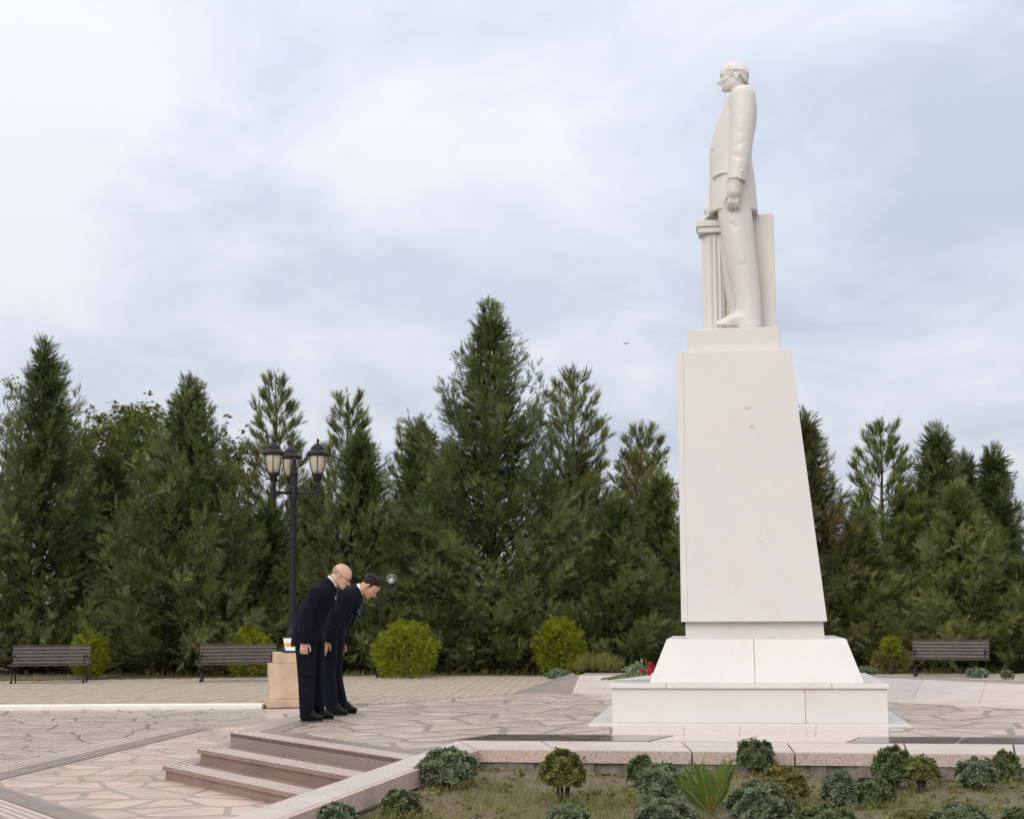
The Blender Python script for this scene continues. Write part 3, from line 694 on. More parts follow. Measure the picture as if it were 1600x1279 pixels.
# ------------------------------------------------------------------ distance-field modelling for figures
class SDF:
    def __init__(self, lo_, hi_, h):
        self.lo = np.array(lo_, float); self.h = h
        self.n = np.ceil((np.array(hi_)-self.lo)/h).astype(int)+1
        self.F = np.full(self.n, 1.0, np.float32)
    def _sub(self, lo_, hi_):
        a = np.clip(np.floor((np.array(lo_)-self.lo)/self.h).astype(int), 0, self.n); b = np.clip(np.ceil((np.array(hi_)-self.lo)/self.h).astype(int)+1, 0, self.n)
        sl_ = tuple(slice(i, j) for i, j in zip(a, b))
        ax = [self.lo[k]+np.arange(a[k], b[k], dtype=np.float32)*self.h for k in range(3)]
        return sl_, np.meshgrid(*ax, indexing='ij', sparse=True)
    def _apply(self, sl_, d, k, op):
        f = self.F[sl_]
        if op == 'cut': d = -d
        if k > 0:
            hh = np.maximum(k-np.abs(f-d), 0)/k
            r_ = (np.minimum(f, d)-hh*hh*k*0.25) if op == 'add' else (np.maximum(f, d)+hh*hh*k*0.25)
        else: r_ = np.minimum(f, d) if op == 'add' else np.maximum(f, d)
        self.F[sl_] = r_
    def cone(self, a, b, ra, rb=None, k=0.03, sy=1.0, op='add'):
        """round cone from a to b; sy widens it along y"""
        a, b = np.array(a, float), np.array(b, float); rb = ra if rb is None else rb
        R = max(ra, rb)*max(sy, 1)+k+3*self.h
        sl_, (X, Y, Z) = self._sub(np.minimum(a, b)-R, np.maximum(a, b)+R)
        if any(s.stop <= s.start for s in sl_): return
        d = b-a; L2 = max(d @ d, 1e-9)
        x, y, z = X-a[0], Y-a[1], Z-a[2]
        t = np.clip((x*d[0]+y*d[1]+z*d[2])/L2, 0, 1)
        ex_, ey_, ez_ = x-t*d[0], (y-t*d[1])/sy, z-t*d[2]
        self._apply(sl_, (np.sqrt(ex_*ex_+ey_*ey_+ez_*ez_)-(ra+(rb-ra)*t)).astype(np.float32), k, op)
    def chain(self, pts, rs, k=0.03, sy=1.0, op='add'):
        """tapering limb through the points: segments meet without bulges, the whole is blended once"""
        P = np.array(pts, float); n_ = len(P); r_ = np.array(rs, float); q = np.array(sy if isinstance(sy, (list, tuple)) else [sy]*n_, float)
        A = np.concatenate([P, r_[:, None], q[:, None]], 1)
        if n_ > 2:
            E_ = np.concatenate([2*A[:1]-A[1:2], A, 2*A[-1:]-A[-2:-1]]); o = []
            for i in range(1, n_):
                for t in np.linspace(0, 1, 5)[:-1]:
                    a, b, c, d = E_[i-1], E_[i], E_[i+1], E_[i+2]
                    o.append(0.5*(2*b+(c-a)*t+(2*a-5*b+4*c-d)*t*t+(3*b-a-3*c+d)*t**3))
            A = np.array(o+[A[-1]])
        lo_ = (A[:, :3]-(A[:, 3]*np.maximum(A[:, 4], 1))[:, None]).min(0)-k-3*self.h; hi_ = (A[:, :3]+(A[:, 3]*np.maximum(A[:, 4], 1))[:, None]).max(0)+k+3*self.h
        sl_, (X, Y, Z) = self._sub(lo_, hi_)
        if any(s_.stop <= s_.start for s_ in sl_): return
        D = None
        for u, v in zip(A[:-1], A[1:]):
            d = v[:3]-u[:3]; L2 = max(d @ d, 1e-9); x, y, z = X-u[0], Y-u[1], Z-u[2]
            t = np.clip((x*d[0]+y*d[1]+z*d[2])/L2, 0, 1); sy_ = u[4]+(v[4]-u[4])*t
            e = (np.sqrt((x-t*d[0])**2+((y-t*d[1])/sy_)**2+(z-t*d[2])**2)-(u[3]+(v[3]-u[3])*t)).astype(np.float32)
            D = e if D is None else np.minimum(D, e)
        self._apply(sl_, D, k, op)
    def ell(self, c, r_, R=None, k=0.02, op='add'):
        """ellipsoid; rows of R are its axes"""
        c = np.array(c, float); r_ = np.array(r_, float); m_ = r_.max()+k+3*self.h
        sl_, (X, Y, Z) = self._sub(c-m_, c+m_)
        if any(s.stop <= s.start for s in sl_): return
        R = np.eye(3) if R is None else R; x, y, z = X-c[0], Y-c[1], Z-c[2]
        q = [(R[i][0]*x+R[i][1]*y+R[i][2]*z) for i in range(3)]
        k0 = np.sqrt(sum((q[i]/r_[i])**2 for i in range(3))); k1_ = np.sqrt(sum((q[i]/r_[i]**2)**2 for i in range(3)))+1e-9
        self._apply(sl_, (k0*(k0-1)/k1_).astype(np.float32), k, op)
    def plane(self, p, n_, k=0.0):
        """remove everything on the side the normal points to"""
        sl_, (X, Y, Z) = self._sub(self.lo, self.lo+self.n*self.h)
        n_ = np.array(n_, float); n_ /= np.linalg.norm(n_)
        d = ((X-p[0])*n_[0]+(Y-p[1])*n_[1]+(Z-p[2])*n_[2]).astype(np.float32)
        self.F = np.maximum(self.F, d) if k == 0 else self.F
    def mesh(self, name, origin=(0, 0, 0)):
        F = self.F; S = F < 0
        c = np.zeros(np.array(F.shape)-1, np.int8)
        for i in (0, 1):
            for j in (0, 1):
                for l in (0, 1): c += S[i:F.shape[0]-1+i, j:F.shape[1]-1+j, l:F.shape[2]-1+l]
        mask = (c > 0) & (c < 8); idx = np.argwhere(mask)
        pos = np.zeros((len(idx), 3)); cnt = np.zeros(len(idx))
        C = [(i, j, l) for i in (0, 1) for j in (0, 1) for l in (0, 1)]
        for a in C:
            for ax in range(3):
                if a[ax]: continue
                b = list(a); b[ax] = 1
                fa = F[idx[:, 0]+a[0], idx[:, 1]+a[1], idx[:, 2]+a[2]]; fb = F[idx[:, 0]+b[0], idx[:, 1]+b[1], idx[:, 2]+b[2]]
                cr_ = (fa < 0) != (fb < 0); t = np.where(cr_, fa/np.where(cr_, fa-fb, 1), 0)
                p = np.tile(np.array(a, float), (len(idx), 1)); p[:, ax] += t
                pos += p*cr_[:, None]; cnt += cr_
        V = self.lo+(idx+pos/np.maximum(cnt, 1)[:, None])*self.h-np.array(origin)
        vid = np.full(mask.shape, -1, np.int32); vid[mask] = np.arange(len(idx)); quads = []
        for ax in range(3):
            o = [k for k in range(3) if k != ax]
            A_ = [slice(1, F.shape[k]-1) for k in range(3)]; A_[ax] = slice(0, F.shape[ax]-1); B_ = list(A_); B_[ax] = slice(1, F.shape[ax])
            a, b = S[tuple(A_)], S[tuple(B_)]; e_ = np.argwhere(a != b)
            if not len(e_): continue
            sgn = a[tuple(e_.T)]; base = e_.copy(); base[:, o[0]] += 1; base[:, o[1]] += 1
            def cell(d0, d1):
                q = base.copy(); q[:, o[0]] -= d0; q[:, o[1]] -= d1; return vid[tuple(q.T)]
            q = np.stack([cell(0, 0), cell(1, 0), cell(1, 1), cell(0, 1)], 1)
            flip = sgn if ax != 1 else ~sgn
            q[~flip] = q[~flip][:, ::-1]; quads.append(q)
        q = np.concatenate(quads); q = q[(q >= 0).all(1)]
        return np_mesh(name, V, q)

def head(S, o, f, s, us=1.0, k=0.012, ears=True):
    """o = point between the ears, f = direction the face looks (x,z), s = scale"""
    f = np.array([f[0], 0, f[1]], float); f /= np.linalg.norm(f); u = np.array([-f[2], 0, f[0]]); u = u if u[2] > 0 else -u
    yv = np.array([0, 1., 0]); R = np.array([f, yv, u])
    H = lambda a, b, c=0.0: np.array(o)+(f*a+u*b*us+yv*c)*s
    S.ell(H(0.008, 0.048), (0.107*s, 0.079*s, 0.098*s*us), R, k*s)
    S.ell(H(0.055, 0.040), (0.072*s, 0.068*s, 0.075*s*us), R, 0.03*s)           # forehead
    S.ell(H(0.062, -0.030), (0.060*s, 0.058*s, 0.062*s), R, 0.035*s)         # cheeks
    S.cone(H(0.005, -0.045, -0.045), H(0.085, -0.088, -0.018), 0.026*s, 0.022*s, 0.03*s)   # jaw
    S.cone(H(0.005, -0.045, 0.045), H(0.085, -0.088, 0.018), 0.026*s, 0.022*s, 0.03*s)
    S.ell(H(0.094, -0.092), (0.024*s, 0.026*s, 0.022*s), R, 0.02*s)          # chin
    for q in (-1, 1):
        S.ell(H(0.112, 0.004, q*0.034), (0.020*s, 0.021*s, 0.013*s), R, 0.014*s, 'cut')    # eye sockets
    for q in (-1, 1):
        S.ell(H(0.098, 0.004, q*0.033), (0.0125*s,)*3, R, 0.004*s)           # eyes
        S.cone(H(0.116, 0.028, q*0.014), H(0.102, 0.028, q*0.05), 0.009*s, 0.008*s, 0.012*s)    # brows
        S.ell(H(0.088, -0.022, q*0.044), (0.022*s, 0.018*s, 0.018*s), R, 0.02*s)   # cheek bones
    S.cone(H(0.117, 0.012), H(0.143, -0.030), 0.010*s, 0.0135*s, 0.012*s)    # nose
    for q in (-1, 1): S.ell(H(0.129, -0.036, q*0.012), (0.012*s, 0.009*s, 0.009*s), R, 0.008*s)
    S.cone(H(0.113, -0.058, -0.018), H(0.113, -0.058, 0.018), 0.009*s, 0.009*s, 0.010*s)    # lips
    S.cone(H(0.110, -0.071, -0.014), H(0.110, -0.071, 0.014), 0.0085*s, 0.0085*s, 0.010*s)
    S.cone(H(0.125, -0.0645, -0.022), H(0.125, -0.0645, 0.022), 0.0035*s, 0.0035*s, 0.003*s, op='cut')
    if ears:
        for q in (-1, 1):
            S.ell(H(-0.004, -0.004, q*0.080), (0.020*s, 0.009*s, 0.033*s), R, 0.008*s)
            S.ell(H(0.002, 0.0, q*0.090), (0.010*s, 0.006*s, 0.017*s), R, 0.004*s, 'cut')
    return H, R
def hand(S, w_, d, side, s, curl=0.6, k=0.006, fwd=np.array([1., 0, 0])):
    """hanging hand: w_ wrist, d direction of the hand, side = +y/-y towards the palm, fwd = the edge where the thumb sits"""
    d = np.array(d, float); d /= np.linalg.norm(d); fwd = fwd-d*(fwd @ d); fwd /= np.linalg.norm(fwd); p = np.array([0, side, 0.])
    w_ = np.array(w_, float)
    for q in (-0.026, 0, 0.026): S.cone(w_+fwd*q*0.7*s, w_+d*0.085*s+fwd*q*s, 0.018*s, 0.015*s, 0.012*s)
    ln = (0.075, 0.086, 0.080, 0.062)
    for i in range(4):
        b = w_+d*0.09*s+fwd*(0.034-0.0225*i)*s; l = ln[i]*s*0.95
        m1 = b+(d*math.cos(curl*0.5)+p*math.sin(curl*0.5))*l*0.5; m2 = m1+(d*math.cos(curl*1.3)+p*math.sin(curl*1.3))*l*0.32; m3 = m2+(d*math.cos(curl*2)+p*math.sin(curl*2))*l*0.26
        S.chain([b, m1, m2, m3], [0.0105*s, 0.0095*s, 0.0088*s, 0.0078*s], k*s)
    t0 = w_+d*0.025*s+fwd*0.032*s; t1 = t0+(d*0.7+fwd*0.55+p*0.35)*0.048*s; t2 = t1+(d*0.93+fwd*0.1+p*0.3)*0.045*s
    S.chain([t0, t1, t2], [0.0155*s, 0.0125*s, 0.0095*s], 0.01*s)

# ------------------------------------------------------------------ statue
stt = thing('statue', 'white marble statue of a suited man with one hand on a fluted column', 'statue', tuple(MO), MA)
box('statue_base', (-0.560, 0.440, 0.86, 1.88, 3.915, 4.190), MARBLE_S, stt, 0.008)
box('backing_slab', (0.02, 0.421, 1.42, 1.80, 4.190, 5.585), MARBLE_S, stt, 0.010)
def sp(px, py, dy=0.0): v_ = loc(px, py, 1.37); v_[1] += dy; return v_
PX = 0.00722
S = SDF((-0.56, 0.66, 4.16), (0.40, 1.98, 7.50), 0.0115)
# trousers and shoes
S.chain([sp(1147, 318, -.15), sp(1149, 345, -.155), sp(1157, 405, -.16), sp(1164, 445, -.16), sp(1169, 480, -.16), sp(1170, 512, -.16)], [26*PX, 26*PX, 24*PX, 21.5*PX, 19.5*PX, 19*PX], 0.03)
S.chain([sp(1146, 318, .15), sp(1142, 345, .16), sp(1145, 405, .17), sp(1150, 445, .18), sp(1154, 480, .18), sp(1155, 512, .18)], [26*PX, 26*PX, 23*PX, 21*PX, 19*PX, 19*PX], 0.03)
S.chain([sp(1166, 502, -.16), sp(1152, 502, -.17), sp(1137, 507, -.18), sp(1122, 510.5, -.19)], [13*PX, 12*PX, 8*PX, 4.5*PX], 0.035, 1.2)
for q_ in ((1149, 470, 1184, 488), (1152, 486, 1186, 497), (1176, 412, 1160, 424), (1128, 352, 1150, 366)): S.cone(sp(q_[0], q_[1], -.36), sp(q_[2], q_[3], -.345), 0.022, 0.008, 0.035, op='cut')
S.chain([sp(1166, 507, .18), sp(1145, 507, .19), sp(1121, 509, .20), sp(1110, 511, .21)], [11*PX, 11*PX, 7*PX, 5*PX], 0.04, 1.15)
S.cone(sp(1169, 399, -.37), sp(1176, 425, -.34), 3*PX, 2*PX, 0.02, op='cut')
S.chain([sp(1172, 511, -.16), sp(1150, 511, -.17), sp(1122, 511.5, -.19)], [4.5*PX, 4.5*PX, 3.5*PX], 0.006, 2.3)
S.plane((0, 0, 4.19), (0, 0, -1))
# jacket
T = SDF((-0.56, 0.66, 4.16), (0.40, 1.98, 7.50), 0.0115)
T.chain([sp(1146, 338), sp(1145, 310), sp(1144, 280), sp(1141.5, 246), sp(1146.5, 212), sp(1154, 185), sp(1157, 165), sp(1156, 152)],
        [38.5*PX, 37*PX, 35*PX, 33*PX, 31.5*PX, 28.5*PX, 21*PX, 12*PX], 0.05, [1.18, 1.2, 1.2, 1.2, 1.32, 1.5, 1.5, 1.2])
T.chain([sp(1158, 163, -.22), sp(1158, 166, 0), sp(1158, 163, .22)], [17*PX, 20*PX, 17*PX], 0.10)
T.plane(sp(1146, 335), (0.0, 0.0, -1))
# hollow below the hem
T.cone(sp(1146, 352), sp(1145.5, 346), 34*PX, 33*PX, 0.0, 1.16, op='cut')
# front overlap, lapel folds, pocket flap, centre vent
fr = [sp(1140, 152, -.10), sp(1130, 176, -.13), sp(1118, 208, -.13), sp(1109, 240, -.11)]
T.chain(fr, [0.012]*4, 0.012, op='cut')
fr2 = [sp(1146, 150, -.14), sp(1139, 170, -.22), sp(1129, 195, -.20), sp(1113, 238, -.15)]
T.chain(fr2, [0.015]*4, 0.02)
T.chain([sp(1108, 246, -.09), sp(1106.5, 285, -.06), sp(1109, 318, -.05)], [0.008]*3, 0.008, op='cut')
T.chain([sp(1113, 281, -.20), sp(1124, 277, -.275), sp(1136, 276, -.30)], [0.009, 0.011, 0.009], 0.008, op='cut')
T.chain([sp(1114, 284.5, -.20), sp(1125, 281, -.28), sp(1136, 280, -.30)], [0.016, 0.018, 0.014], 0.014)
# sleeves
near = [sp(1161, 166, -.33), sp(1160, 200, -.38), sp(1157, 245, -.40), sp(1153, 278, -.42), sp(1149.5, 303, -.43)]
T.chain(near, [19*PX, 18.5*PX, 17.5*PX, 15.5*PX, 15*PX], 0.06)
for q_ in ((1143, 205, 1170, 196), (1146, 222, 1168, 234), (1144, 250, 1166, 240), (1146, 262, 1164, 268), (1170, 180, 1152, 190)): T.cone(sp(q_[0], q_[1], -.545), sp(q_[2], q_[3], -.55), 0.022, 0.008, 0.04, op='cut')
for q_ in ((1120, 235, 1136, 250), (1112, 256, 1132, 262), (1124, 200, 1138, 190)): T.cone(sp(q_[0], q_[1], -.30), sp(q_[2], q_[3], -.34), 0.022, 0.008, 0.04, op='cut')
T.cone(sp(1149, 306, -.43), sp(1147, 318, -.43), 16*PX, 16*PX, 0.0, op='cut')
T.chain([sp(1152, 166, .33), sp(1143, 210, .40), sp(1135, 255, .40), sp(1118, 300, .28), sp(1111, 322, .20)], [19*PX, 18*PX, 16*PX, 13*PX, 12*PX], 0.035)
for i in range(3): T.ell(sp(1158.5-i*0.9, 287+i*5.2, -.53), (0.016, 0.010, 0.016), None, 0.002)
S.F = np.minimum(S.F, T.F)
# cuff, hands, neck, collar, head
S.cone(sp(1148, 300, -.43), sp(1146.5, 315, -.43), 12.0*PX, 11.0*PX, 0.004)
hand(S, sp(1147, 313, -.43), sp(1145.5, 335)-sp(1147, 313), 1, 1.50, 1.15, 0.004, np.array([-1., 0, 0]))
S.cone(sp(1113, 322, .19), sp(1112, 330, .17), 9*PX, 8.5*PX, 0.004)
hand(S, sp(1113, 329, .17), np.array([-0.62, -0.1, -0.62]), -1, 1.4, 0.8, 0.004, np.array([0., -1, 0]))
S.chain([sp(1156, 152), sp(1152, 138), sp(1150, 126)], [13.5*PX, 11.5*PX, 12*PX], 0.03, 1.05)
S.chain([sp(1165, 140, -.0), sp(1160, 147, -.085), sp(1147, 153, -.10), sp(1138, 157, -.03)], [0.028, 0.026, 0.022, 0.018], 0.02)
S.chain([sp(1160, 147, .085), sp(1147, 153, .10), sp(1138, 157, .03)], [0.026, 0.022, 0.018], 0.02)
H, R = head(S, sp(1150, 122.5), (-1, -0.02), 1.40, 0.92)
Hs = 1.40
for i in range(7):      # swept back carved hair
    y_ = (-0.072+i*0.024)
    zt = 0.122-abs(y_)*0.6
    S.chain([H(0.088-abs(y_)*0.3, zt-0.018, y_*0.9), H(0.04, zt+0.014-abs(y_)*0.1, y_), H(-0.04, zt+0.002-abs(y_)*0.3, y_), H(-0.090, zt-0.055, y_*0.8)], [0.011*Hs, 0.015*Hs, 0.015*Hs, 0.014*Hs], 0.005*Hs)
for q in (-1, 1):
    S.chain([H(0.062, 0.062, q*0.070), H(0.015, 0.055, q*0.083), H(-0.05, 0.045, q*0.078), H(-0.088, 0.02, q*0.05)], [0.010*Hs, 0.013*Hs, 0.016*Hs, 0.02*Hs], 0.007*Hs)
    S.chain([H(0.03, 0.035, q*0.080), H(0.022, 0.0, q*0.079)], [0.010*Hs, 0.006*Hs], 0.006*Hs)
    S.chain([H(-0.035, 0.02, q*0.076), H(-0.07, -0.02, q*0.055), H(-0.085, -0.045, q*0.03)], [0.014*Hs, 0.018*Hs, 0.016*Hs], 0.010*Hs)
link('figure', S.mesh('figure'), MARBLE_S, stt, True)
# fluted column under the far hand
bm = bmesh.new(); cc = (-0.265, 1.52); nfl = 14; rings = []
for z, r_ in ((4.19, 0.128), (4.8, 0.131), (5.375, 0.124)):
    ring = []
    for i in range(nfl*4):
        a = 2*math.pi*i/(nfl*4); f_ = (0, 0.6, 1, 0.6)[i % 4]; q = r_-0.017*f_
        ring.append(bm.verts.new((cc[0]+q*math.cos(a), cc[1]+q*math.sin(a), z)))
    rings.append(ring)
for a, b in zip(rings, rings[1:]):
    for i in range(len(a)): bm.faces.new((a[i], a[(i+1) % len(a)], b[(i+1) % len(a)], b[i]))
bm.faces.new(rings[0][::-1]); bm.faces.new(rings[-1])
column = from_bm('column', bm, MARBLE_S, stt)
bm = bmesh.new(); add_box(bm, cc[0]-0.165, cc[0]+0.165, cc[1]-0.165, cc[1]+0.165, 5.378, 5.440); add_box(bm, cc[0]-0.185, cc[0]+0.185, cc[1]-0.185, cc[1]+0.185, 5.443, 5.518)
from_bm('capital', bm, MARBLE_S, column, bevel=0.012, seg=2)
bm = bmesh.new(); add_box(bm, -0.16, 0.06, 1.50, 1.72, 4.19, 4.95); from_bm('support_stone', bm, ROUGHM, stt, bevel=0.03)

# ------------------------------------------------------------------ the two bowing men
def person(label, Y0, foot_px, suit, skin, P):
    base = aty(*foot_px, Y0); base[2] = 0.012
    W = lambda px, py, dy=0.0: aty(px, py, Y0)+np.array([0, dy, 0])
    px = Y0/FPX*1.0
    lo_ = W(*P['bb'][0])-(0.05, 0.42, 0.0); hi_ = W(*P['bb'][1])+(0.05, 0.42, 0.05); lo_[2] = -0.02
    mk = lambda h=0.0078: SDF(lo_, hi_, h)
    # body: one continuous skin surface under the clothes
    S = mk(0.0074); s = P['hs']
    for leg in P['legs']:
        S.chain([W(*q) for q in leg[0]], [r_*px*0.78 for r_ in leg[1]], 0.03)
    for sh in P['shoes']: S.chain([W(*q) for q in sh], [5.2*px, 5*px, 3*px], 0.03)
    S.chain([W(*q) for q in P['torso'][0]], [r_*px*0.70 for r_ in P['torso'][1]], 0.04, 1.2)
    for i, arm in enumerate(P['arms']):
        S.chain([W(*q) for q in arm[0]], [r_*px*0.45 for r_ in arm[1][:-1]]+[arm[1][-1]*px*0.62], 0.02)
        a, b = W(*arm[0][-2]), W(*arm[0][-1]); d = b-a; d /= np.linalg.norm(d)
        hand(S, b+d*0.002, P['hand_dir'][i], -1 if arm[0][0][2] > 0 else 1, 1.0, P['curl'][i], fwd=np.array(P['thumb'][i], float))
    ho = W(*P['head'])
    S.chain([W(*q) for q in P['neck']], [8.6*px, 8.4*px, 8.6*px], 0.03)
    a = math.radians(P['pitch']); H, R = head(S, ho, (math.cos(a), -math.sin(a)), s)
    root = link('person', S.mesh('person', base), skin, None, True); root.location = base
    tag(root, label, 'person', 'men bowing before the statue')
    # trousers
    S = mk()
    for leg in P['legs']: S.chain([W(*q) for q in leg[0]], [r_*px for r_ in leg[1]], 0.025)
    S.chain([W(*q) for q in P['torso'][0][:2]], [r_*px*0.84 for r_ in P['torso'][1][:2]], 0.05, 1.25)
    rq = random.Random(5)
    for leg in P['legs']:           # creases and cloth folds
        (ax_, ay_, ad), (kx_, ky_, kd) = leg[0][-1], leg[0][-2]
        for q in range(5):
            yy = ay_-1-q*8; b_ = rq.uniform(-6, 6); S.cone(W(ax_-11, yy+b_, ad-0.092), W(ax_+9, yy-b_*0.4, ad-0.10), 0.013, 0.004, 0.022, op='cut')
        for q in range(4):
            yy = ky_-22+q*14; b_ = rq.uniform(-9, 9); S.cone(W(kx_-12, yy+b_, kd-0.105), W(kx_+11, yy-b_, kd-0.11), 0.013, 0.004, 0.035, op='cut')
        S.chain([W(kx_+6, ky_-45, kd-0.085), W(kx_+7, ky_, kd-0.075), W(ax_+6, ay_-6, ad-0.06)], [0.008]*3, 0.012)
    for leg in P['legs']:
        ax_, ay_, ad = leg[0][-1]; S.ell(W(ax_, ay_+13, ad), (16*px, 0.10, 7.4*px), None, 0.0, 'cut')
    link('trousers', S.mesh('trousers', base), suit, root, True)
    # jacket with sleeves
    S = mk(); tp, tr_ = P['torso']
    S.chain([W(*q) for q in tp], [r_*px for r_ in tr_], 0.05, [1.30, 1.32, 1.34, 1.36, 1.3][:len(tp)])
    S.chain([W(*q) for q in P['skirt'][0]], [r_*px for r_ in P['skirt'][1]], 0.04, 1.28)
    a0, a1 = P['arms'][0][0][0], P['arms'][1][0][0]
    S.chain([W(*a0), W((a0[0]+a1[0])/2, (a0[1]+a1[1])/2-1.5, 0), W(*a1)], [12*px, 14*px, 12*px], 0.06)
    S.plane(W(*P['hem'][0]), P['hem'][1])
    for arm in P['arms']:
        S.chain([W(*q) for q in arm[0]], [r_*px for r_ in arm[1]], 0.022)
        e_, w__ = W(*arm[0][-2]), W(*arm[0][-1]); d = (w__-e_)/np.linalg.norm(w__-e_)
        S.ell(w__+d*0.062, (0.075, 0.075, 0.055), None, 0.0, 'cut')
        for q in range(4): S.cone(e_+(-0.07, -0.088, 0.07-q*0.045), e_+(0.06, -0.088, 0.02-q*0.03), 0.009, 0.004, 0.03, op='cut')
    for fold in P['folds']: S.chain([W(*q) for q in fold], [0.010]*len(fold), 0.03, op='cut')
    for lap in P['lapel']: S.chain([W(*q) for q in lap], [0.012]*len(lap), 0.01)
    S.chain([W(*q) for q in P['neck']], [9.4*px]*3, 0.0, op='cut')
    jk = link('jacket', S.mesh('jacket', base), suit, root, True)
    # shirt collar: a white band round the neck
    bm = bmesh.new(); c = W(*P['collar'][0]); ax_ = np.array(P['collar'][1], float); ax_ /= np.linalg.norm(ax_); xx = np.cross([0, 1, 0], ax_); ra_, rb_ = P['collar'][2]
    ro = []
    for z_, g_ in ((-0.017, 1.03), (0.016, 0.99), (0.016, 0.90), (-0.017, 0.93)):
        ro.append([bm.verts.new(tuple(c-base+ax_*(z_+P['collar'][3]*math.cos(2*math.pi*i/20))+(xx*ra_*math.cos(2*math.pi*i/20)+np.array([0, 1, 0])*rb_*math.sin(2*math.pi*i/20))*g_)) for i in range(20)])
    for q in range(4):
        a_, b_ = ro[q], ro[(q+1) % 4]
        for i in range(20): bm.faces.new((a_[i], a_[(i+1) % 20], b_[(i+1) % 20], b_[i]))
    sh = from_bm('shirt', bm, SHIRT, root, True)
    S = mk(); S.chain([W(*q) for q in P['shirt']], [0.019]*len(P['shirt']), 0.01, 1.6); link('shirt_front', S.mesh('shirt_front', base), SHIRT, root, True)
    S = mk(); S.chain([W(*q) for q in P['tie']], [0.013, 0.012, 0.016, 0.015][:len(P['tie'])], 0.008, 1.5); link('tie', S.mesh('tie', base), P['tiemat'], root, True)
    # shoes, each with sole
    for q in P['shoes']:
        S = mk(); pts = [W(*z_) for z_ in q]
        S.chain(pts, [6.6*px, 6.2*px, 4.2*px], 0.04, 1.0); S.cone(pts[0]+(0.0, 0, 0.03), pts[1]+(-0.02, 0, 0.04), 6.0*px, 6.2*px, 0.03)
        S.plane((0, 0, 0.022), (0, 0, -1))
        shoe = link('shoe', S.mesh('shoe', base), SHOE, root, True)
        S = mk(); S.chain([p-(0, 0, 0.012) for p in pts], [6.9*px, 6.6*px, 4.5*px], 0.03); S.plane((0, 0, 0.030), (0, 0, 1)); S.plane((0, 0, 0.012), (0, 0, -1))
        link('sole', S.mesh('sole', base), SHOE, shoe, True)
    # hair
    S = mk()
    if P['hair'] == 'full':
        S.ell(H(0.000, 0.060), (0.117*s, 0.086*s, 0.103*s), R, 0.01)
        for q in range(6): S.chain([H(0.085, 0.115-abs(q-2.5)*0.010, (q-2.5)*0.024), H(0.03, 0.158-abs(q-2.5)*0.010, (q-2.5)*0.026), H(-0.06, 0.13-abs(q-2.5)*0.010, (q-2.5)*0.024)], [0.014, 0.018, 0.016], 0.012)
        S.ell(H(0.105, 0.010), (0.080*s, 0.12*s, 0.083*s), R, 0.012, 'cut'); S.ell(H(0.03, -0.06), (0.12*s, 0.12*s, 0.075*s), R, 0.012, 'cut')
        for q in (-1, 1): S.ell(H(0.0, -0.002, q*0.088), (0.024*s, 0.03*s, 0.036*s), R, 0.006, 'cut')
        for q in (-1, 1): S.cone(H(0.022, 0.04, q*0.076), H(0.020, 0.0, q*0.076), 0.013*s, 0.007*s, 0.01)
        mt = HAIR
    else:
        S.ell(H(0.006, 0.046), (0.1095*s, 0.0815*s, 0.1005*s), R, 0.0)
        S.ell(H(0.045, 0.125), (0.155*s, 0.12*s, 0.098*s), R, 0.01, 'cut'); S.ell(H(0.12, -0.02), (0.105*s, 0.12*s, 0.14*s), R, 0.01, 'cut'); S.ell(H(0.03, -0.08), (0.12*s, 0.12*s, 0.075*s), R, 0.01, 'cut')
        mt = HAIR_G
    if (S.F < 0).any(): link('hair', S.mesh('hair', base), mt, root, True)
    # eyes and brows
    for q in (-1, 1):
        bm = bmesh.new(); c = H(0.1085, 0.004, q*0.034)-base; bmesh.ops.create_uvsphere(bm, u_segments=8, v_segments=6, radius=0.0052*s, matrix=Matrix.Translation(Vector(c)))
        from_bm('eye', bm, DARKM, root, True)
    for q in (-1, 1):
        S = mk(); S.cone(H(0.122, 0.030, q*0.015), H(0.108, 0.032, q*0.05), 0.0055*s, 0.0045*s, 0.0)
        link('eyebrow', S.mesh('eyebrow', base), HAIR if P['hair'] == 'full' else HAIR_G, root, True)
    if P.get('glasses'):
        bm = bmesh.new()
        for q in (-1, 1):
            pts = [H(0.136, 0.004+0.020*math.sin(t), q*0.034+0.026*math.cos(t))-base for t in np.linspace(0, 2*math.pi, 15)]
            add_tube(bm, pts, 0.0017, 5); add_tube(bm, [H(0.132, 0.010, q*0.06)-base, H(0.06, 0.012, q*0.084)-base, H(0.0, 0.012, q*0.086)-base], 0.0018, 5)
        add_tube(bm, [H(0.136, 0.006, -0.009)-base, H(0.14, 0.010, 0)-base, H(0.136, 0.006, 0.009)-base], 0.0017, 5)
        from_bm('glasses', bm, IRON, root)
    return root
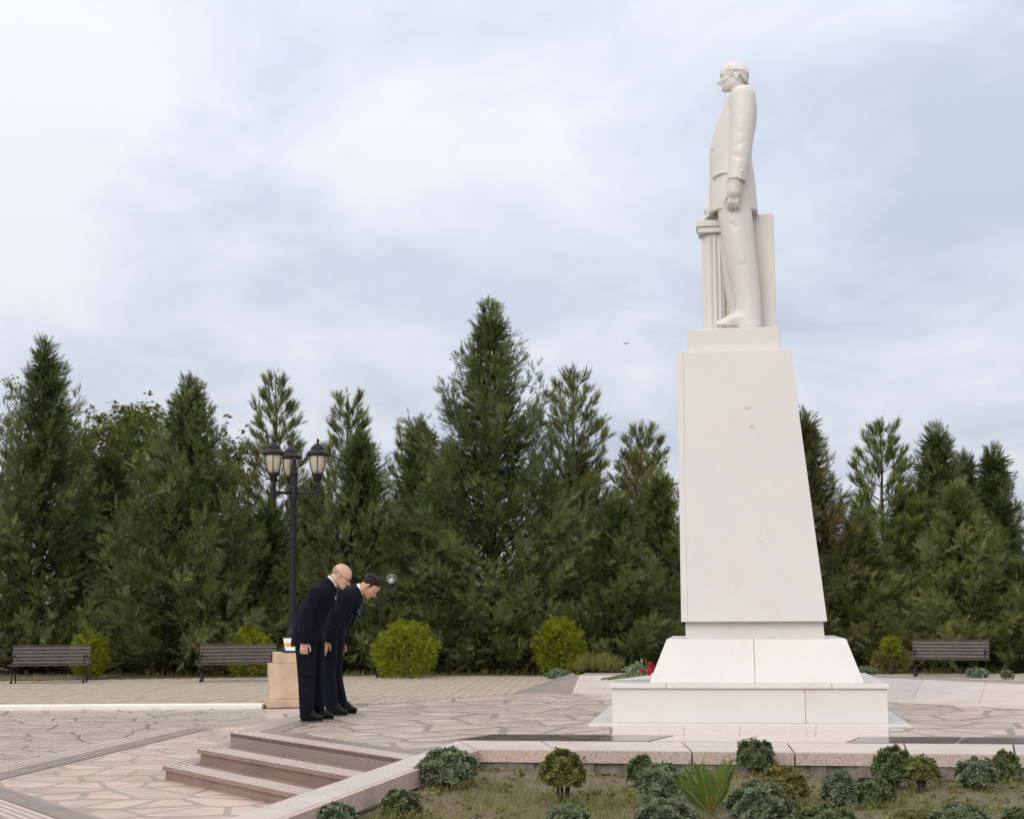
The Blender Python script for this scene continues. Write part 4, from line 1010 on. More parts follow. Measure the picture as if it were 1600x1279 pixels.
A_ = dict(bb=((452, 1126), (560, 876)), hs=0.94,
    legs=[([(479, 992, -.10), (481, 1052, -.115), (481, 1108, -.12)], [17.5, 13.6, 10.6]), ([(489, 992, .10), (492, 1052, .11), (495, 1107, .12)], [17, 12.8, 10.2])],
    shoes=[[(477.5, 1117.5, -.12), (490, 1117.5, -.125), (503, 1119.5, -.13)], [(491, 1117, .12), (503, 1117, .125), (516, 1119, .13)]],
    torso=([(480, 988, 0), (486, 968, 0), (496, 945, 0), (505, 927, 0), (512, 914, 0)], [22, 23, 22.5, 20.5, 13]),
    skirt=([(489, 962, 0), (480.5, 1004, 0)], [22.5, 25.5]),
    hem=((480, 1005, 0), (0.22, 0, -1)),
    arms=[([(498, 929, -.185), (485, 965, -.235), (479.5, 1001, -.235)], [13.5, 11.3, 8.8]), ([(500, 929, .185), (493, 966, .23), (494, 1000, .20)], [13.5, 11, 8.6])],
    hand_dir=[(0.0, 0, -1), (0.1, 0, -1)], curl=[1.1, 0.9], thumb=[(1, 0, 0), (1, 0, 0)],
    neck=[(514, 916, 0), (520, 907, 0), (527, 899, 0)], head=(530, 899.5, 0), pitch=29,
    folds=[[(474, 985, -.20), (500, 981, -.23), (517, 985, -.14)], [(463, 975, -.17), (470, 992, -.19)], [(491, 938, -.28), (495, 955, -.26), (492, 970, -.24)]],
    lapel=[[(517, 915, -.075), (523, 930, -.10), (522, 950, -.09), (519, 975, -.07)]],
    collar=((519.5, 908.5, 0), (0.56, 0, 0.72), (0.072, 0.070), -0.018),
    shirt=[(521.5, 919, 0), (523, 927, 0), (523.2, 934, 0)], tie=[(524, 921, 0), (525, 929, 0), (524.6, 938, 0)], tiemat=TIE_D, hair='bald', glasses=True)
B_ = dict(bb=((486, 1118), (606, 893)), hs=0.93,
    legs=[([(513, 995, -.10), (514, 1056, -.11), (520, 1100, -.115)], [16.5, 12.8, 10.2]), ([(520, 995, .10), (520, 1052, .11), (530, 1097, .12)], [17.5, 13.2, 10.5])],
    shoes=[[(518, 1108.5, -.115), (530, 1108.5, -.125), (541, 1111, -.13)], [(530, 1107, .12), (542, 1107.5, .13), (552, 1110, .14)]],
    torso=([(515, 988, 0), (524, 968, 0), (537, 949, 0), (547, 937, 0), (555, 926, 0)], [20.5, 21, 21, 19, 12.5]),
    skirt=([(524, 966, 0), (514, 1002, 0)], [21, 23.5]),
    hem=((514, 1003, 0), (0.30, 0, -1)),
    arms=[([(541, 931, -.185), (527, 968, -.24), (514.5, 999, -.25)], [13, 11, 8.5]), ([(543, 931, .185), (536, 970, .22), (531, 1003, .18)], [13, 11, 8.5])],
    hand_dir=[(-0.30, 0, -1), (-0.1, 0, -1)], curl=[0.25, 0.6], thumb=[(1, 0, 0.35), (1, 0, 0)],
    neck=[(556, 927, 0), (564, 921, 0), (573, 915, 0)], head=(575.5, 915, 0), pitch=49,
    folds=[[(506, 988, -.20), (530, 985, -.22), (545, 982, -.12)], [(534, 938, -.27), (537, 955, -.25)]],
    lapel=[[(561, 930, -.075), (561, 945, -.095), (556, 962, -.08), (549, 978, -.06)]],
    collar=((562.5, 921, 0), (0.84, 0, 0.50), (0.070, 0.068), -0.018),
    shirt=[(563, 934, 0), (561.5, 944, 0), (557, 955, 0)], tie=[(566, 934, 0), (565, 945, 0), (560, 960, 0)], tiemat=TIE, hair='full')
person('bald man in glasses and a dark navy suit bowing, nearer to the viewer', 17.20, (492, 1123.5), SUIT_A, SKIN_A, A_)
person('dark haired man in a navy suit and blue tie bowing deeply beyond the bald man', 18.10, (525, 1114), SUIT_B, SKIN_B, B_)

# ------------------------------------------------------------------ lamp on its travertine pedestal
LY = 29.75; lp = aty(455, 1106, LY); lp[2] = ZG
lm = thing('street_lamp', 'black cast iron lamp post with three cream lanterns on a travertine pedestal', 'street lamp', tuple(lp), math.radians(12))
zz = lambda py: aty(455, py, LY)[2]-ZG
def pblock(name, hw, z0, z1):
    o = box(name, (-hw, hw, -hw, hw, z0, z1), SAND, lm, 0.012); return o
pblock('pedestal_base', 0.475, 0, zz(1090.5)); z1_ = zz(1035.5)
pblock('pedestal_body', 0.415, zz(1090.5), z1_); pblock('pedestal_top', 0.335, z1_, zz(1018))
bm = bmesh.new(); add_box(bm, -0.26, 0.002, -0.4185, -0.4145, zz(1089), z1_-0.004); add_box(bm, 0.006, 0.40, -0.4185, -0.4145, zz(1089), z1_-0.004)
from_bm('facing_panel', bm, SAND, lm)
bm = bmesh.new(); z0 = zz(1018); zt = zz(770)
add_lathe(bm, [(0.20, z0), (0.20, z0+0.06), (0.15, z0+0.10), (0.13, z0+0.22), (0.10, z0+0.26), (0.10, z0+0.34), (0.075, z0+0.38), (0.066, z0+0.42), (0.058, zt-0.1)], n=12)
for i in range(8):
    a = i*math.pi/4; add_tube(bm, [(0.058*math.cos(a), 0.058*math.sin(a), z0+0.45), (0.054*math.cos(a), 0.054*math.sin(a), zt-0.1)], 0.012, 5)
from_bm('post', bm, IRON, lm)
bm = bmesh.new(); add_lathe(bm, [(0.066, zt-0.12), (0.085, zt-0.10), (0.085, zt+0.10), (0.07, zt+0.14), (0.07, zt+0.34), (0.085, zt+0.37), (0.05, zt+0.42), (0.04, zt+0.62), (0.02, zt+0.66)], n=12); from_bm('post_head', bm, IRON, lm)
for k, ang in enumerate((-15, 105, 225)):
    a = math.radians(ang-12); dx, dy = math.cos(a), math.sin(a); LA = 0.47; c = (dx*LA, dy*LA)
    bm = bmesh.new()
    add_tube(bm, [(dx*0.05, dy*0.05, zt), (dx*LA, dy*LA, zt)], 0.024, 8)
    for q, (r0, cxx, czz) in enumerate(((0.085, 0.19, -0.10), (0.05, 0.31, -0.065), (0.07, 0.20, 0.10))):
        pts = [(dx*(cxx+r0*math.cos(t)*(1-t/14)), dy*(cxx+r0*math.cos(t)*(1-t/14)), zt+czz+r0*math.sin(t)*(1-t/14)) for t in np.linspace(0, 6.8, 18)]
        add_tube(bm, pts, 0.009, 5)
    arm = from_bm('arm', bm, IRON, lm)
    b = zt-0.10
    def LL(bm_, prof_, c_, n_): add_lathe(bm_, [(r_*0.87, b+(z_-b)*0.94) for r_, z_ in prof_], c_, n_)
    bm = bmesh.new()
    LL(bm, [(0.018, b-0.02), (0.040, b), (0.040, b+0.20), (0.05, b+0.21), (0.05, b+0.24), (0.06, b+0.26), (0.045, b+0.30), (0.085, b+0.34), (0.095, b+0.37), (0.075, b+0.38), (0.105, b+0.43), (0.125, b+0.455), (0.125, b+0.48)], (*c, 0), 16)
    lan = from_bm('lantern', bm, IRON, lm)
    bm = bmesh.new(); prof = [(0.118, b+0.48), (0.150, b+0.57), (0.174, b+0.68), (0.182, b+0.80), (0.182, b+0.84)]; LL(bm, prof, (*c, 0), 20); from_bm('lantern_glass', bm, GLASSC, lan, True)
    bm = bmesh.new()
    for i in range(6):
        t = i*math.pi/3+0.4
        add_tube(bm, [(c[0]+(r_*0.87+0.004)*math.cos(t), c[1]+(r_*0.87+0.004)*math.sin(t), b+(z_-b)*0.94) for r_, z_ in prof], 0.009, 5)
    from_bm('lantern_rib', bm, IRON, lan)
    bm = bmesh.new(); LL(bm, [(0.19, b+0.82), (0.235, b+0.835), (0.245, b+0.87), (0.225, b+0.895), (0.175, b+0.935), (0.15, b+0.96), (0.155, b+0.975), (0.11, b+1.03), (0.06, b+1.07), (0.025, b+1.085), (0.022, b+1.10), (0.035, b+1.13), (0.02, b+1.16), (0.004, b+1.185)], (*c, 0), 20)
    from_bm('lantern_cap', bm, IRON, lan)
# small labelled box leaning on the lamp base
sb = thing('signal_box', 'white box with a yellow lettered band on top of the lamp pedestal', 'box', (lp[0]-0.02, lp[1]-0.285, ZG+zz(1018)+0.001), math.radians(12))
mt_ = Matrix.Rotation(math.radians(-18), 4, 'X'); sw = Matrix.Shear('XZ', 4, (0.0, 0.0)) if False else Matrix.Identity(4)
bm = bmesh.new(); hexa(bm, [(-0.06, -0.06, 0.03), (0.15, -0.06, 0.03), (0.15, 0.02, 0.03), (-0.06, 0.02, 0.03)], [(-0.10, -0.02, 0.26), (0.10, -0.02, 0.26), (0.10, 0.05, 0.26), (-0.10, 0.05, 0.26)])
from_bm('panel', bm, PANELW, sb, bevel=0.004)
def on_panel(u, v_, off): 
    x = -0.06+0.205*u-0.04*v_; y = -0.06+0.04*v_-off; return (x, y, 0.03+0.23*v_)
bm = bmesh.new(); q = [on_panel(0.03, 0.34, .002), on_panel(0.97, 0.34, .002), on_panel(0.97, 0.62, .002), on_panel(0.03, 0.62, .002)]; hexa(bm, [(a, b+0.004, c) for a, b, c in q], q); from_bm('band', bm, YELLOW, sb)
for i in range(4):
    bm = bmesh.new(); u0 = 0.20+i*0.15
    for (du0, dv0, du1, dv1) in ((0, 0, 0.03, 1), (0.06, 0, 0.09, 1), (0.03, 0.42, 0.06, 0.60)) if i != 2 else ((0, 0, 0.03, 1), (0.03, 0, 0.09, 0.18), (0.03, 0.82, 0.09, 1)):
        q = [on_panel(u0+du0, 0.42+0.13*dv0, .003), on_panel(u0+du1, 0.42+0.13*dv0, .003), on_panel(u0+du1, 0.42+0.13*dv1, .003), on_panel(u0+du0, 0.42+0.13*dv1, .003)]
        hexa(bm, [(a, b+0.003, c) for a, b, c in q], q)
    from_bm('letter', bm, AMBER, sb)
box('foot', (-0.09, 0.16, -0.07, 0.06, 0, 0.03), IRON, sb, 0.004); box('top_rim', (-0.12, 0.10, -0.03, 0.07, 0.26, 0.29), IRON, sb, 0.004)

# twin globe lamp by the trees
gp = aty(594, 1058, 40.6); gl = thing('globe_lamp', 'slim black lamp post with two clear glass globes beside the golden shrub', 'street lamp', (gp[0], gp[1], ZB-0.02))
gz = aty(594, 915, 40.6)[2]-ZB
bm = bmesh.new(); add_lathe(bm, [(0.11, 0), (0.11, 0.30), (0.07, 0.36), (0.045, 0.42), (0.04, gz+0.1), (0.02, gz+0.18)], n=10); from_bm('post', bm, IRON, gl)
bm = bmesh.new(); add_tube(bm, [(-0.29, 0, gz-0.02), (0.27, 0, gz-0.02)], 0.018, 6)
for x in (-0.29, 0.27): add_lathe(bm, [(0.05, gz-0.03), (0.06, gz+0.06), (0.045, gz+0.08)], (x, 0, 0), 10)
from_bm('arm', bm, IRON, gl)
for x in (-0.29, 0.27):
    bm = bmesh.new(); bmesh.ops.create_uvsphere(bm, u_segments=20, v_segments=14, radius=0.135, matrix=Matrix.Translation((x, 0, gz+0.20))); gb = from_bm('globe', bm, GLOBE, gl, True)
    bm = bmesh.new(); add_lathe(bm, [(0.03, gz+0.08), (0.045, gz+0.12), (0.05, gz+0.18), (0.03, gz+0.22)], (x, 0, 0), 10); from_bm('bulb', bm, PANELW, gb, True)

# ------------------------------------------------------------------ benches
def make_bench(label, at_, rz):
    b = thing('park_bench', label, 'bench', at_, rz, 'dark park benches along the trees'); Wd = 0.93
    for x in (-Wd+0.10, Wd-0.10):
        bm = bmesh.new()
        add_tube(bm, [(x, -0.24, 0.0), (x, -0.26, 0.04), (x, -0.21, 0.20), (x, -0.235, 0.40)], 0.022, 6)
        add_tube(bm, [(x, 0.26, 0.0), (x, 0.20, 0.16), (x, 0.16, 0.40), (x, 0.24, 0.66), (x, 0.29, 0.82)], 0.022, 6)
        add_tube(bm, [(x, -0.25, 0.40), (x, 0.0, 0.375), (x, 0.17, 0.39)], 0.020, 6)
        add_tube(bm, [(x, -0.20, 0.20), (x, -0.05, 0.30), (x, 0.16, 0.22)], 0.014, 6)
        bmesh.ops.create_uvsphere(bm, u_segments=8, v_segments=6, radius=0.035, matrix=Matrix.Translation((x, -0.25, 0.03)))
        from_bm('side_frame', bm, IRON, b)
        bm = bmesh.new()
        sc__ = [(x, -0.18+0.055*math.cos(t)*(1-t/16), 0.60+0.055*math.sin(t)*(1-t/16)) for t in np.linspace(-1.4, 4.6, 16)]
        add_tube(bm, [(x, 0.20, 0.60), (x, 0.05, 0.635), (x, -0.10, 0.625)]+sc__[8:], 0.018, 6); add_tube(bm, [(x, -0.22, 0.41), (x, -0.16, 0.50), (x, -0.19, 0.58)], 0.016, 6)
        from_bm('armrest', bm, IRON, b)
    for i in range(4): box('seat_slat', (-Wd, Wd, -0.275+i*0.105, -0.185+i*0.105, 0.405-0.004*i, 0.435-0.004*i), WOOD, b, 0.006)
    for i in range(5):
        z = 0.475+i*0.082; y = 0.155+0.30*(z-0.43)
        box('back_slat', (-Wd+0.02, Wd-0.02, -0.014, 0.014, -0.034, 0.034), WOOD, b, 0.006, Matrix.Translation((0, y, z)) @ Matrix.Rotation(math.radians(-16), 4, 'X'))
    box('top_rail', (-Wd, Wd, -0.03, 0.03, -0.012, 0.012), WOOD, b, 0.006, Matrix.Translation((0, 0.315, 0.868)))
    return b
def bench_at(l, r_, label, rz):
    p = (onz(l[0], l[1], ZB)+onz(r_[0], r_[1], ZB))/2; make_bench(label, (p[0], p[1]+0.25, ZB), rz)
bench_at((8, 1067.5), (136, 1066.5), 'dark slatted bench nearest the left edge of the plaza', math.radians(6))
bench_at((304, 1066), (430, 1064), 'dark slatted bench partly hidden by the lamp pedestal', math.radians(5))
bench_at((1424, 1056.5), (1557, 1057.5), 'dark slatted bench right of the monument', math.radians(-20))

# ------------------------------------------------------------------ foliage
def tri_template(kind, r):
    V, F = [], []
    def tri(a, b, c): n_ = len(V); V.extend([a, b, c]); F.append((n_, n_+1, n_+2))
    if kind == 'plume':            # feathery spray along +x
        tri((0, -0.03, 0), (0, 0.03, 0), (1.0, 0, 0.06))
        for i in range(9):
            x = 0.04+i*0.092; s = 1 if i % 2 else -1; l = (0.50-0.036*i)*r.uniform(0.75, 1.2); z = r.uniform(-0.14, 0.16)
            ex_ = x+l*0.74; ey_ = s*l*0.66
            tri((x-0.052, 0, 0.0), (x+0.052, 0, 0.0), (ex_, ey_, z))
    elif kind == 'filler':         # broad inner sprays deep in the crown
        for i in range(5):
            a = r.uniform(-0.9, 0.9); l = r.uniform(0.7, 1.0); z = r.uniform(-0.3, 0.3); tri((0, -0.10, 0), (0.05, 0.10, 0), (l*math.cos(a), l*math.sin(a), z))
    elif kind == 'leaflet':
        V += [(0, 0, 0), (0.35, -0.046, 0.02), (1, 0, -0.05), (0.35, 0.046, 0.02)]; F += [(0, 1, 2), (0, 2, 3)]
    elif kind == 'tuft':           # pine shoot: needles swept forward round a twig
        for i in range(15):
            a = r.uniform(0, 6.28); x = r.uniform(0, 0.62); sp_ = r.uniform(0.20, 0.36); L_ = r.uniform(0.36, 0.55)
            d = (L_, sp_*math.cos(a), sp_*math.sin(a)); n_ = (0, -math.sin(a)*0.022, math.cos(a)*0.022)
            tri((x, n_[1], n_[2]), (x, -n_[1], -n_[2]), (x+d[0], d[1], d[2]))
    elif kind == 'leaf':           # folded pointed leaf
        V += [(0, 0, 0), (0.45, -0.26, 0.06), (1, 0, -0.06), (0.45, 0.26, 0.06), (0.5, 0, -0.02)]
        F += [(0, 1, 4), (1, 2, 4), (2, 3, 4), (3, 0, 4)]
    elif kind == 'rosette':        # cluster of small rounded leaves
        for i in range(5):
            a = i*2.4+r.uniform(-0.3, 0.3); el = r.uniform(0.1, 1.0); l = r.uniform(0.7, 1.0)
            dx, dy, dz = math.cos(a)*math.cos(el), math.sin(a)*math.cos(el), math.sin(el); sx, sy_ = -math.sin(a)*0.30, math.cos(a)*0.30
            n_ = len(V)
            V.extend([(dz*0.1, dx*0.15, dy*0.15), (dz*l*0.6, dx*l*0.62+sx, dy*l*0.62+sy_), (dz*l, dx*l, dy*l), (dz*l*0.6, dx*l*0.62-sx, dy*l*0.62-sy_)]); F.extend([(n_, n_+1, n_+2), (n_, n_+2, n_+3)])
    elif kind == 'fan':            # upright flat thuja spray
        for i in range(8):
            a = -0.75+i*0.214; l = r.uniform(0.75, 1.0); tri((0.05*i/8, -0.05+0.012*i, 0), (0.12, 0.02-0.01*i, 0), (l*math.cos(a), l*math.sin(a)*0.8, r.uniform(-0.1, 0.1)))
    elif kind == 'blade':
        tri((0, -0.03, 0), (0, 0.03, 0), (0.6, 0.0, 0.0)); V += [(0.55, -0.022, 0), (0.55, 0.022, 0), (1, 0, -0.22)]; F.append((3, 4, 5))
    return np.array(V, np.float32), np.array(F, np.int32)
TPL = {k: [tri_template(k, random.Random(i*7+1)) for i in range(n_)] for k, n_ in (('plume', 8), ('tuft', 6), ('filler', 4), ('leaflet', 1), ('leaf', 1), ('rosette', 5), ('fan', 5), ('blade', 1))}
def norm(a): return a/np.maximum(np.linalg.norm(a, axis=-1, keepdims=True), 1e-9)
def foliage(kind, pos, fwd, up, scale, tint):
    """one triangle soup out of many sprays"""
    pos, fwd, up = np.asarray(pos, float), norm(np.asarray(fwd, float)), np.asarray(up, float)
    y = norm(np.cross(up, fwd)); z = np.cross(fwd, y); scale = np.asarray(scale, float); tint = np.asarray(tint, float)
    which = rng.integers(0, len(TPL[kind]), len(pos)); Vs, Fs, Ts, off = [], [], [], 0
    for k, (tv, tf) in enumerate(TPL[kind]):
        ix = np.where(which == k)[0]
        if not len(ix): continue
        v_ = pos[ix, None]+scale[ix, None, None]*(tv[None, :, 0:1]*fwd[ix, None]+tv[None, :, 1:2]*y[ix, None]+tv[None, :, 2:3]*z[ix, None])
        f_ = tf[None]+(np.arange(len(ix))*len(tv))[:, None, None]+off
        Vs.append(v_.reshape(-1, 3)); Fs.append(f_.reshape(-1, 3)); Ts.append(np.repeat(tint[ix], len(tv))); off += len(ix)*len(tv)
    return np.concatenate(Vs), np.concatenate(Fs), np.concatenate(Ts)
def trunk_mesh(H, r0, limbs, name='trunk'):
    bm = bmesh.new(); k = 7
    add_tube(bm, [(0.03*math.sin(i*1.7)*H/8, 0.03*math.cos(i*2.1)*H/8, H*i/k) for i in range(k+1)], r0, 7, 0.008)
    for a, b, r_ in limbs: add_tube(bm, [a, tuple((np.array(a)+b)/2+(0, 0, -0.03)), tuple(b)], r_, 3, 0.004)
    return bm
def conifer(kind, px, apex, Y, hw, label, mat, seed, dens=1.0, base_z=ZB-0.1, slim=1.0, group='conifers behind the plaza', cat='tree', name=None):
    r = np.random.default_rng(seed); p = aty(px, 1060, Y); top = aty(px, apex, Y)[2]; H = top-base_z; Rm = hw*Y/FPX
    t = thing(name or ('cypress_tree' if kind == 'cyp' else 'pine_tree'), label, cat, (p[0], Y, base_z), r.uniform(0, 6.28), group)
    pos, fwd, up, scl, tin, limbs = [], [], [], [], [], []
    if kind == 'cyp':
        nb = int((64+H*Rm*7.6)*dens)
        for i in range(nb):
            u_ = (i+r.uniform(0, 1))/nb; h = 0.02+0.965*(u_**1.22)           # more limbs low down
            prof = min(1.0, 1.10*(1-h)**(0.86/slim))*(0.84+0.16*min(1, h/0.10))*(1 if h < 0.8 else 1-1.6*(h-0.8))
            stray = r.uniform() < 0.13
            lump = 1+0.17*math.sin(i*2.399*2+seed)+0.10*math.sin(h*17+seed)+r.uniform(-0.20, 0.18)+(0.26 if stray else 0)
            R_ = Rm*prof*lump*(r.uniform(0.62, 1.42) if h > 0.62 else 1)+0.05; az = i*2.39996+r.uniform(-0.5, 0.5); el = 0.30+0.85*h+r.uniform(-0.18, 0.30)
            d = np.array([math.cos(az), math.sin(az), 0]); rise = R_*math.tan(min(el, 1.15))*0.8
            o = np.array([0, 0, max(0.05, H*h-rise)]); tip = o+d*R_+np.array([0, 0, rise]); tip[2] = min(tip[2], H*(h*0.65+0.36))
            limbs.append((tuple(o), tip, 0.012+0.012*R_))
            bd = (tip-o)/np.linalg.norm(tip-o); Lb = np.linalg.norm(tip-o)
            ns = int((14+29*min(1.4, Lb))*(0.5 if h > 0.72 else 1)*min(1.1, 0.6+dens*0.4)); hue = r.uniform(0.12, 0.74)
            if r.uniform() < 0.005: hue = 1.0
            for q in range(ns):
                tt = 1-(q/ns)**1.5*0.62; side = r.normal(0, 1, 3)
                wdt = (0.045+0.13*min(Lb, 1.8)*(1.10-tt))*(0.7 if stray else 1)
                c = o+(tip-o)*tt+np.array([0, 0, 0.14*Lb*tt*tt-0.07*Lb*tt])+side*wdt*np.array([1, 1, 0.75])
                f = bd*0.70+side*0.58+np.array([0, 0, 0.34+0.36*h])
                pos.append(c); fwd.append(f); up.append(r.normal(0, 0.42, 3)+d*0.65+np.array([0, 0, 0.75])); scl.append((0.325-0.07*h)*r.uniform(0.7, 1.3)); tin.append(np.clip(hue+r.uniform(-0.2, 0.22), 0, 0.95) if hue < 0.99 else r.uniform(0.96, 1.0))
        for q in range(18): pos.append(np.array([r.normal(0, .03), r.normal(0, .03), H*(0.885+0.0064*q)])); fwd.append(np.array([r.normal(0, .24), r.normal(0, .24), 1])); up.append(r.normal(0, 1, 3)); scl.append(0.34-0.012*q); tin.append(0.6)
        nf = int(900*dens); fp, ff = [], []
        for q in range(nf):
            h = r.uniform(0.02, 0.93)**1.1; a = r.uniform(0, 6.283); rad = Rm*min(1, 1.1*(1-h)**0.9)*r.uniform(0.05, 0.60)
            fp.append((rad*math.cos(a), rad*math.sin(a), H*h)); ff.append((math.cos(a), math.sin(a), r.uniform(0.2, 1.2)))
        FV, FF, FT = foliage('filler', fp, ff, r.normal(0, 1, (nf, 3)), r.uniform(0.35, 0.65, nf), r.uniform(0.0, 0.35, nf))  # low tints: the shade inside the crown is put into the filler colour
        tpl = 'plume'
    else:
        nw = int(H*2.1)
        for i in range(nw):
            h = 0.10+0.88*i/nw; prof = (1-h)**0.70*min(1, 0.55+h)*1.15; nbr = 5 if h < 0.85 else 4
            for b in range(nbr):
                az = b*6.283/nbr+i*0.9+r.uniform(-0.3, 0.3); R_ = Rm*prof*r.uniform(0.65, 1.15)+0.08; el = 0.35+0.65*h
                d = np.array([math.cos(az), math.sin(az), 0]); o = np.array([0, 0, H*h*0.97]); tip = o+d*R_+np.array([0, 0, R_*0.45*el+0.15+0.12*h])
                if tip[2] > H*0.985: tip[2] = H*0.985
                limbs.append((tuple(o), tip, 0.010+0.010*R_)); Lb = np.linalg.norm(tip-o); bd = (tip-o)/Lb; hue = r.uniform(0.15, 0.8)
                subs = [(o, tip)]
                for q in range(int(2+3.2*Lb)):
                    tt = r.uniform(0.35, 0.95); c = o+(tip-o)*tt; sd = np.cross(bd, [0, 0, 1])*r.choice((-1, 1)); e_ = c+(bd*0.6+sd*r.uniform(0.3, 0.8)+np.array([0, 0, r.uniform(0.2, 0.7)]))*0.42*Lb*(1.1-tt*0.6)
                    subs.append((c, e_)); limbs.append((tuple(c), e_, 0.006))
                for a, e_ in subs:
                    l = np.linalg.norm(e_-a); n_ = max(3, int(l/0.085*dens))
                    for q in range(n_):
                        tt = 1-q/n_*0.62; g = (e_-a)/max(l, .01)*0.9+np.array([0, 0, 0.42])+r.normal(0, 0.22, 3)
                        pos.append(a+(e_-a)*tt+r.normal(0, 0.03, 3)); fwd.append(g); up.append(r.normal(0, 1, 3)); scl.append(r.uniform(0.30, 0.44)); tin.append(np.clip(hue+r.uniform(-.2, .2), 0, .96) if r.uniform() > .015 else 1.0)
        for q in range(16): pos.append(np.array([0, 0, H*(0.84+0.0098*q)])); fwd.append(np.array([r.normal(0, .35), r.normal(0, .35), 1])); up.append(r.normal(0, 1, 3)); scl.append(0.36-0.008*q); tin.append(r.uniform(0.3, 0.8))
        tpl = 'tuft'
    V, F_, T_ = foliage(tpl, pos, fwd, up, scl, tin)
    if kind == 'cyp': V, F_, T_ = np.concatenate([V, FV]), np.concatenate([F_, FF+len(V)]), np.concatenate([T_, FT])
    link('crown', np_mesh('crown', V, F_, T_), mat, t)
    from_bm('trunk', trunk_mesh(H*0.97, 0.028*H*0.55+0.02, limbs), BARK, t, True)
    return t
def broadleaf(px, apex, Y, hw, label, mat, seed, n_leaf=2600, size=0.17, droop=0.5, name='broadleaf_tree'):
    r = np.random.default_rng(seed); p = aty(px, 1060, Y); top = aty(px, apex, Y)[2]; bz = -0.7; H = top-bz; Rm = hw*Y/FPX
    t = thing(name, label, 'tree', (p[0], Y, bz), 0, 'broadleaf trees behind the conifers'); limbs = []; pos, fwd, up, scl, tin = [], [], [], [], []
    nb = 46
    for i in range(nb):
        az = i*2.39996; h = r.uniform(0.35, 1.0); rad = Rm*math.sqrt(max(0, 1-((h-0.6)/0.45)**2))*r.uniform(0.35, 1.0)
        o = np.array([0, 0, H*(0.22+0.4*h*r.uniform(0.6, 1))]); tip = np.array([rad*math.cos(az), rad*math.sin(az), H*h*r.uniform(0.93, 1.0)])
        limbs.append((tuple(o), tip, 0.03)); twigs = [(o+(tip-o)*0.5, tip)]
        for q in range(6):
            c = o+(tip-o)*r.uniform(0.45, 0.95); e_ = c+r.normal(0, 1, 3)*np.array([.5, .5, .35])+(0, 0, 0.25); e_[2] = min(e_[2], H); twigs.append((c, e_)); limbs.append((tuple(c), e_, 0.010))
        hue = r.uniform(0.1, 0.8)
        for a, e_ in twigs:
            m_ = max(3, int(n_leaf/nb/7))
            for q in range(m_):
                tt = r.uniform(0.3, 1.05); d = r.normal(0, 1, 3); d[2] = -abs(d[2])*droop+0.1
                pos.append(a+(e_-a)*tt+r.normal(0, 0.06, 3)); fwd.append(d); up.append(r.normal(0, .6, 3)+(0, 0, 1)); scl.append(size*r.uniform(0.7, 1.3)); tin.append(np.clip(hue+r.uniform(-.25, .25), 0, 1))
    V, F_, T_ = foliage('leaf', pos, fwd, up, scl, tin)
    link('crown', np_mesh('crown', V, F_, T_), mat, t); from_bm('trunk', trunk_mesh(H*0.9, 0.16, limbs), BARK, t, True)

# rear row
broadleaf(215, 602, 52, 120, 'round leafy walnut tree showing its leaves above the conifers on the left', BROAD, 3, 10500, 0.20)
broadleaf(352, 652, 53, 48, 'narrow leafy tree peeping out right of the second cypress', BROAD, 4, 3600, 0.19)
broadleaf(130, 622, 54, 45, 'small leafy tree between the tall left cypress and the walnut', BROAD, 8, 3600, 0.19)
broadleaf(20, 578, 58, 62, 'pale wispy willow at the far left behind the cypress', WILLOW, 5, 3600, 0.15, 1.2, 'willow_tree')
broadleaf(88, 592, 57, 40, 'pale yellowish willow just right of the tall left cypress', WILLOW, 6, 3000, 0.15, 1.2, 'willow_tree')
broadleaf(1000, 676, 57, 75, 'pale willow glowing between the two central pines', WILLOW, 7, 5200, 0.15, 1.2, 'willow_tree')
conifer('pine', 425, 578, 48, 82, 'open topped pine behind the lamp lanterns', PINE, 21)
conifer('pine', 540, 608, 47.5, 82, 'forked pine right of the lamp lanterns', PINE, 22)
conifer('pine', 640, 660, 50, 62, 'thin pine between the forked pine and the tallest cypress', PINE, 23, 0.8)
conifer('pine', 900, 570, 48, 92, 'tall pine just right of the tallest cypress', PINE, 24)
conifer('pine', 1008, 658, 48.5, 85, 'dense pine close to the left side of the pedestal', PINE, 25, 1.1)
conifer('pine', 200, 640, 47, 75, 'soft green pine in front of the walnut tree', PINE_G, 26)
conifer('pine', 1388, 655, 46, 85, 'bright green pine right of the pedestal', PINE_G, 27, 1.1)
# cypress rows
conifer('cyp', 55, 524, 44.5, 128, 'tall pointed cypress at the far left', CYP, 31)
conifer('cyp', 287, 586, 43.5, 154, 'broad dark cypress behind the two left benches', CYP, 32, 1.1)
conifer('cyp', 560, 672, 44, 125, 'mid green cypress behind the bowing men', CYP, 33)
conifer('cyp', 768, 466, 44, 180, 'tallest cypress in the middle of the row', CYP, 34, 1.05)
conifer('cyp', 965, 775, 43, 112, 'low dark cypress left of the pedestal', CYP, 35)
conifer('cyp', 1268, 640, 44, 105, 'browning cypress just right of the pedestal', CYP_B, 36)
conifer('cyp', 1478, 660, 46, 100, 'pointed cypress behind the right bench', CYP, 37)
conifer('cyp', 1566, 694, 47.5, 71, 'slanting cypress near the right edge', CYP, 38)
conifer('cyp', 1520, 706, 49, 68, 'slim cypress between the two right hand cypresses', CYP, 39)
conifer('cyp', 1508, 755, 43.2, 109, 'light green cypress above the right bench', CYP_L, 40)
conifer('cyp', 1600, 880, 42.5, 89, 'low cypress cut by the right edge', CYP, 41)
conifer('cyp', 1350, 800, 44, 103, 'low cypress between the browning cypress and the right bench', CYP_L, 42)
conifer('cyp', 655, 650, 47, 82, 'ragged cypress left of the tallest one', CYP, 43)
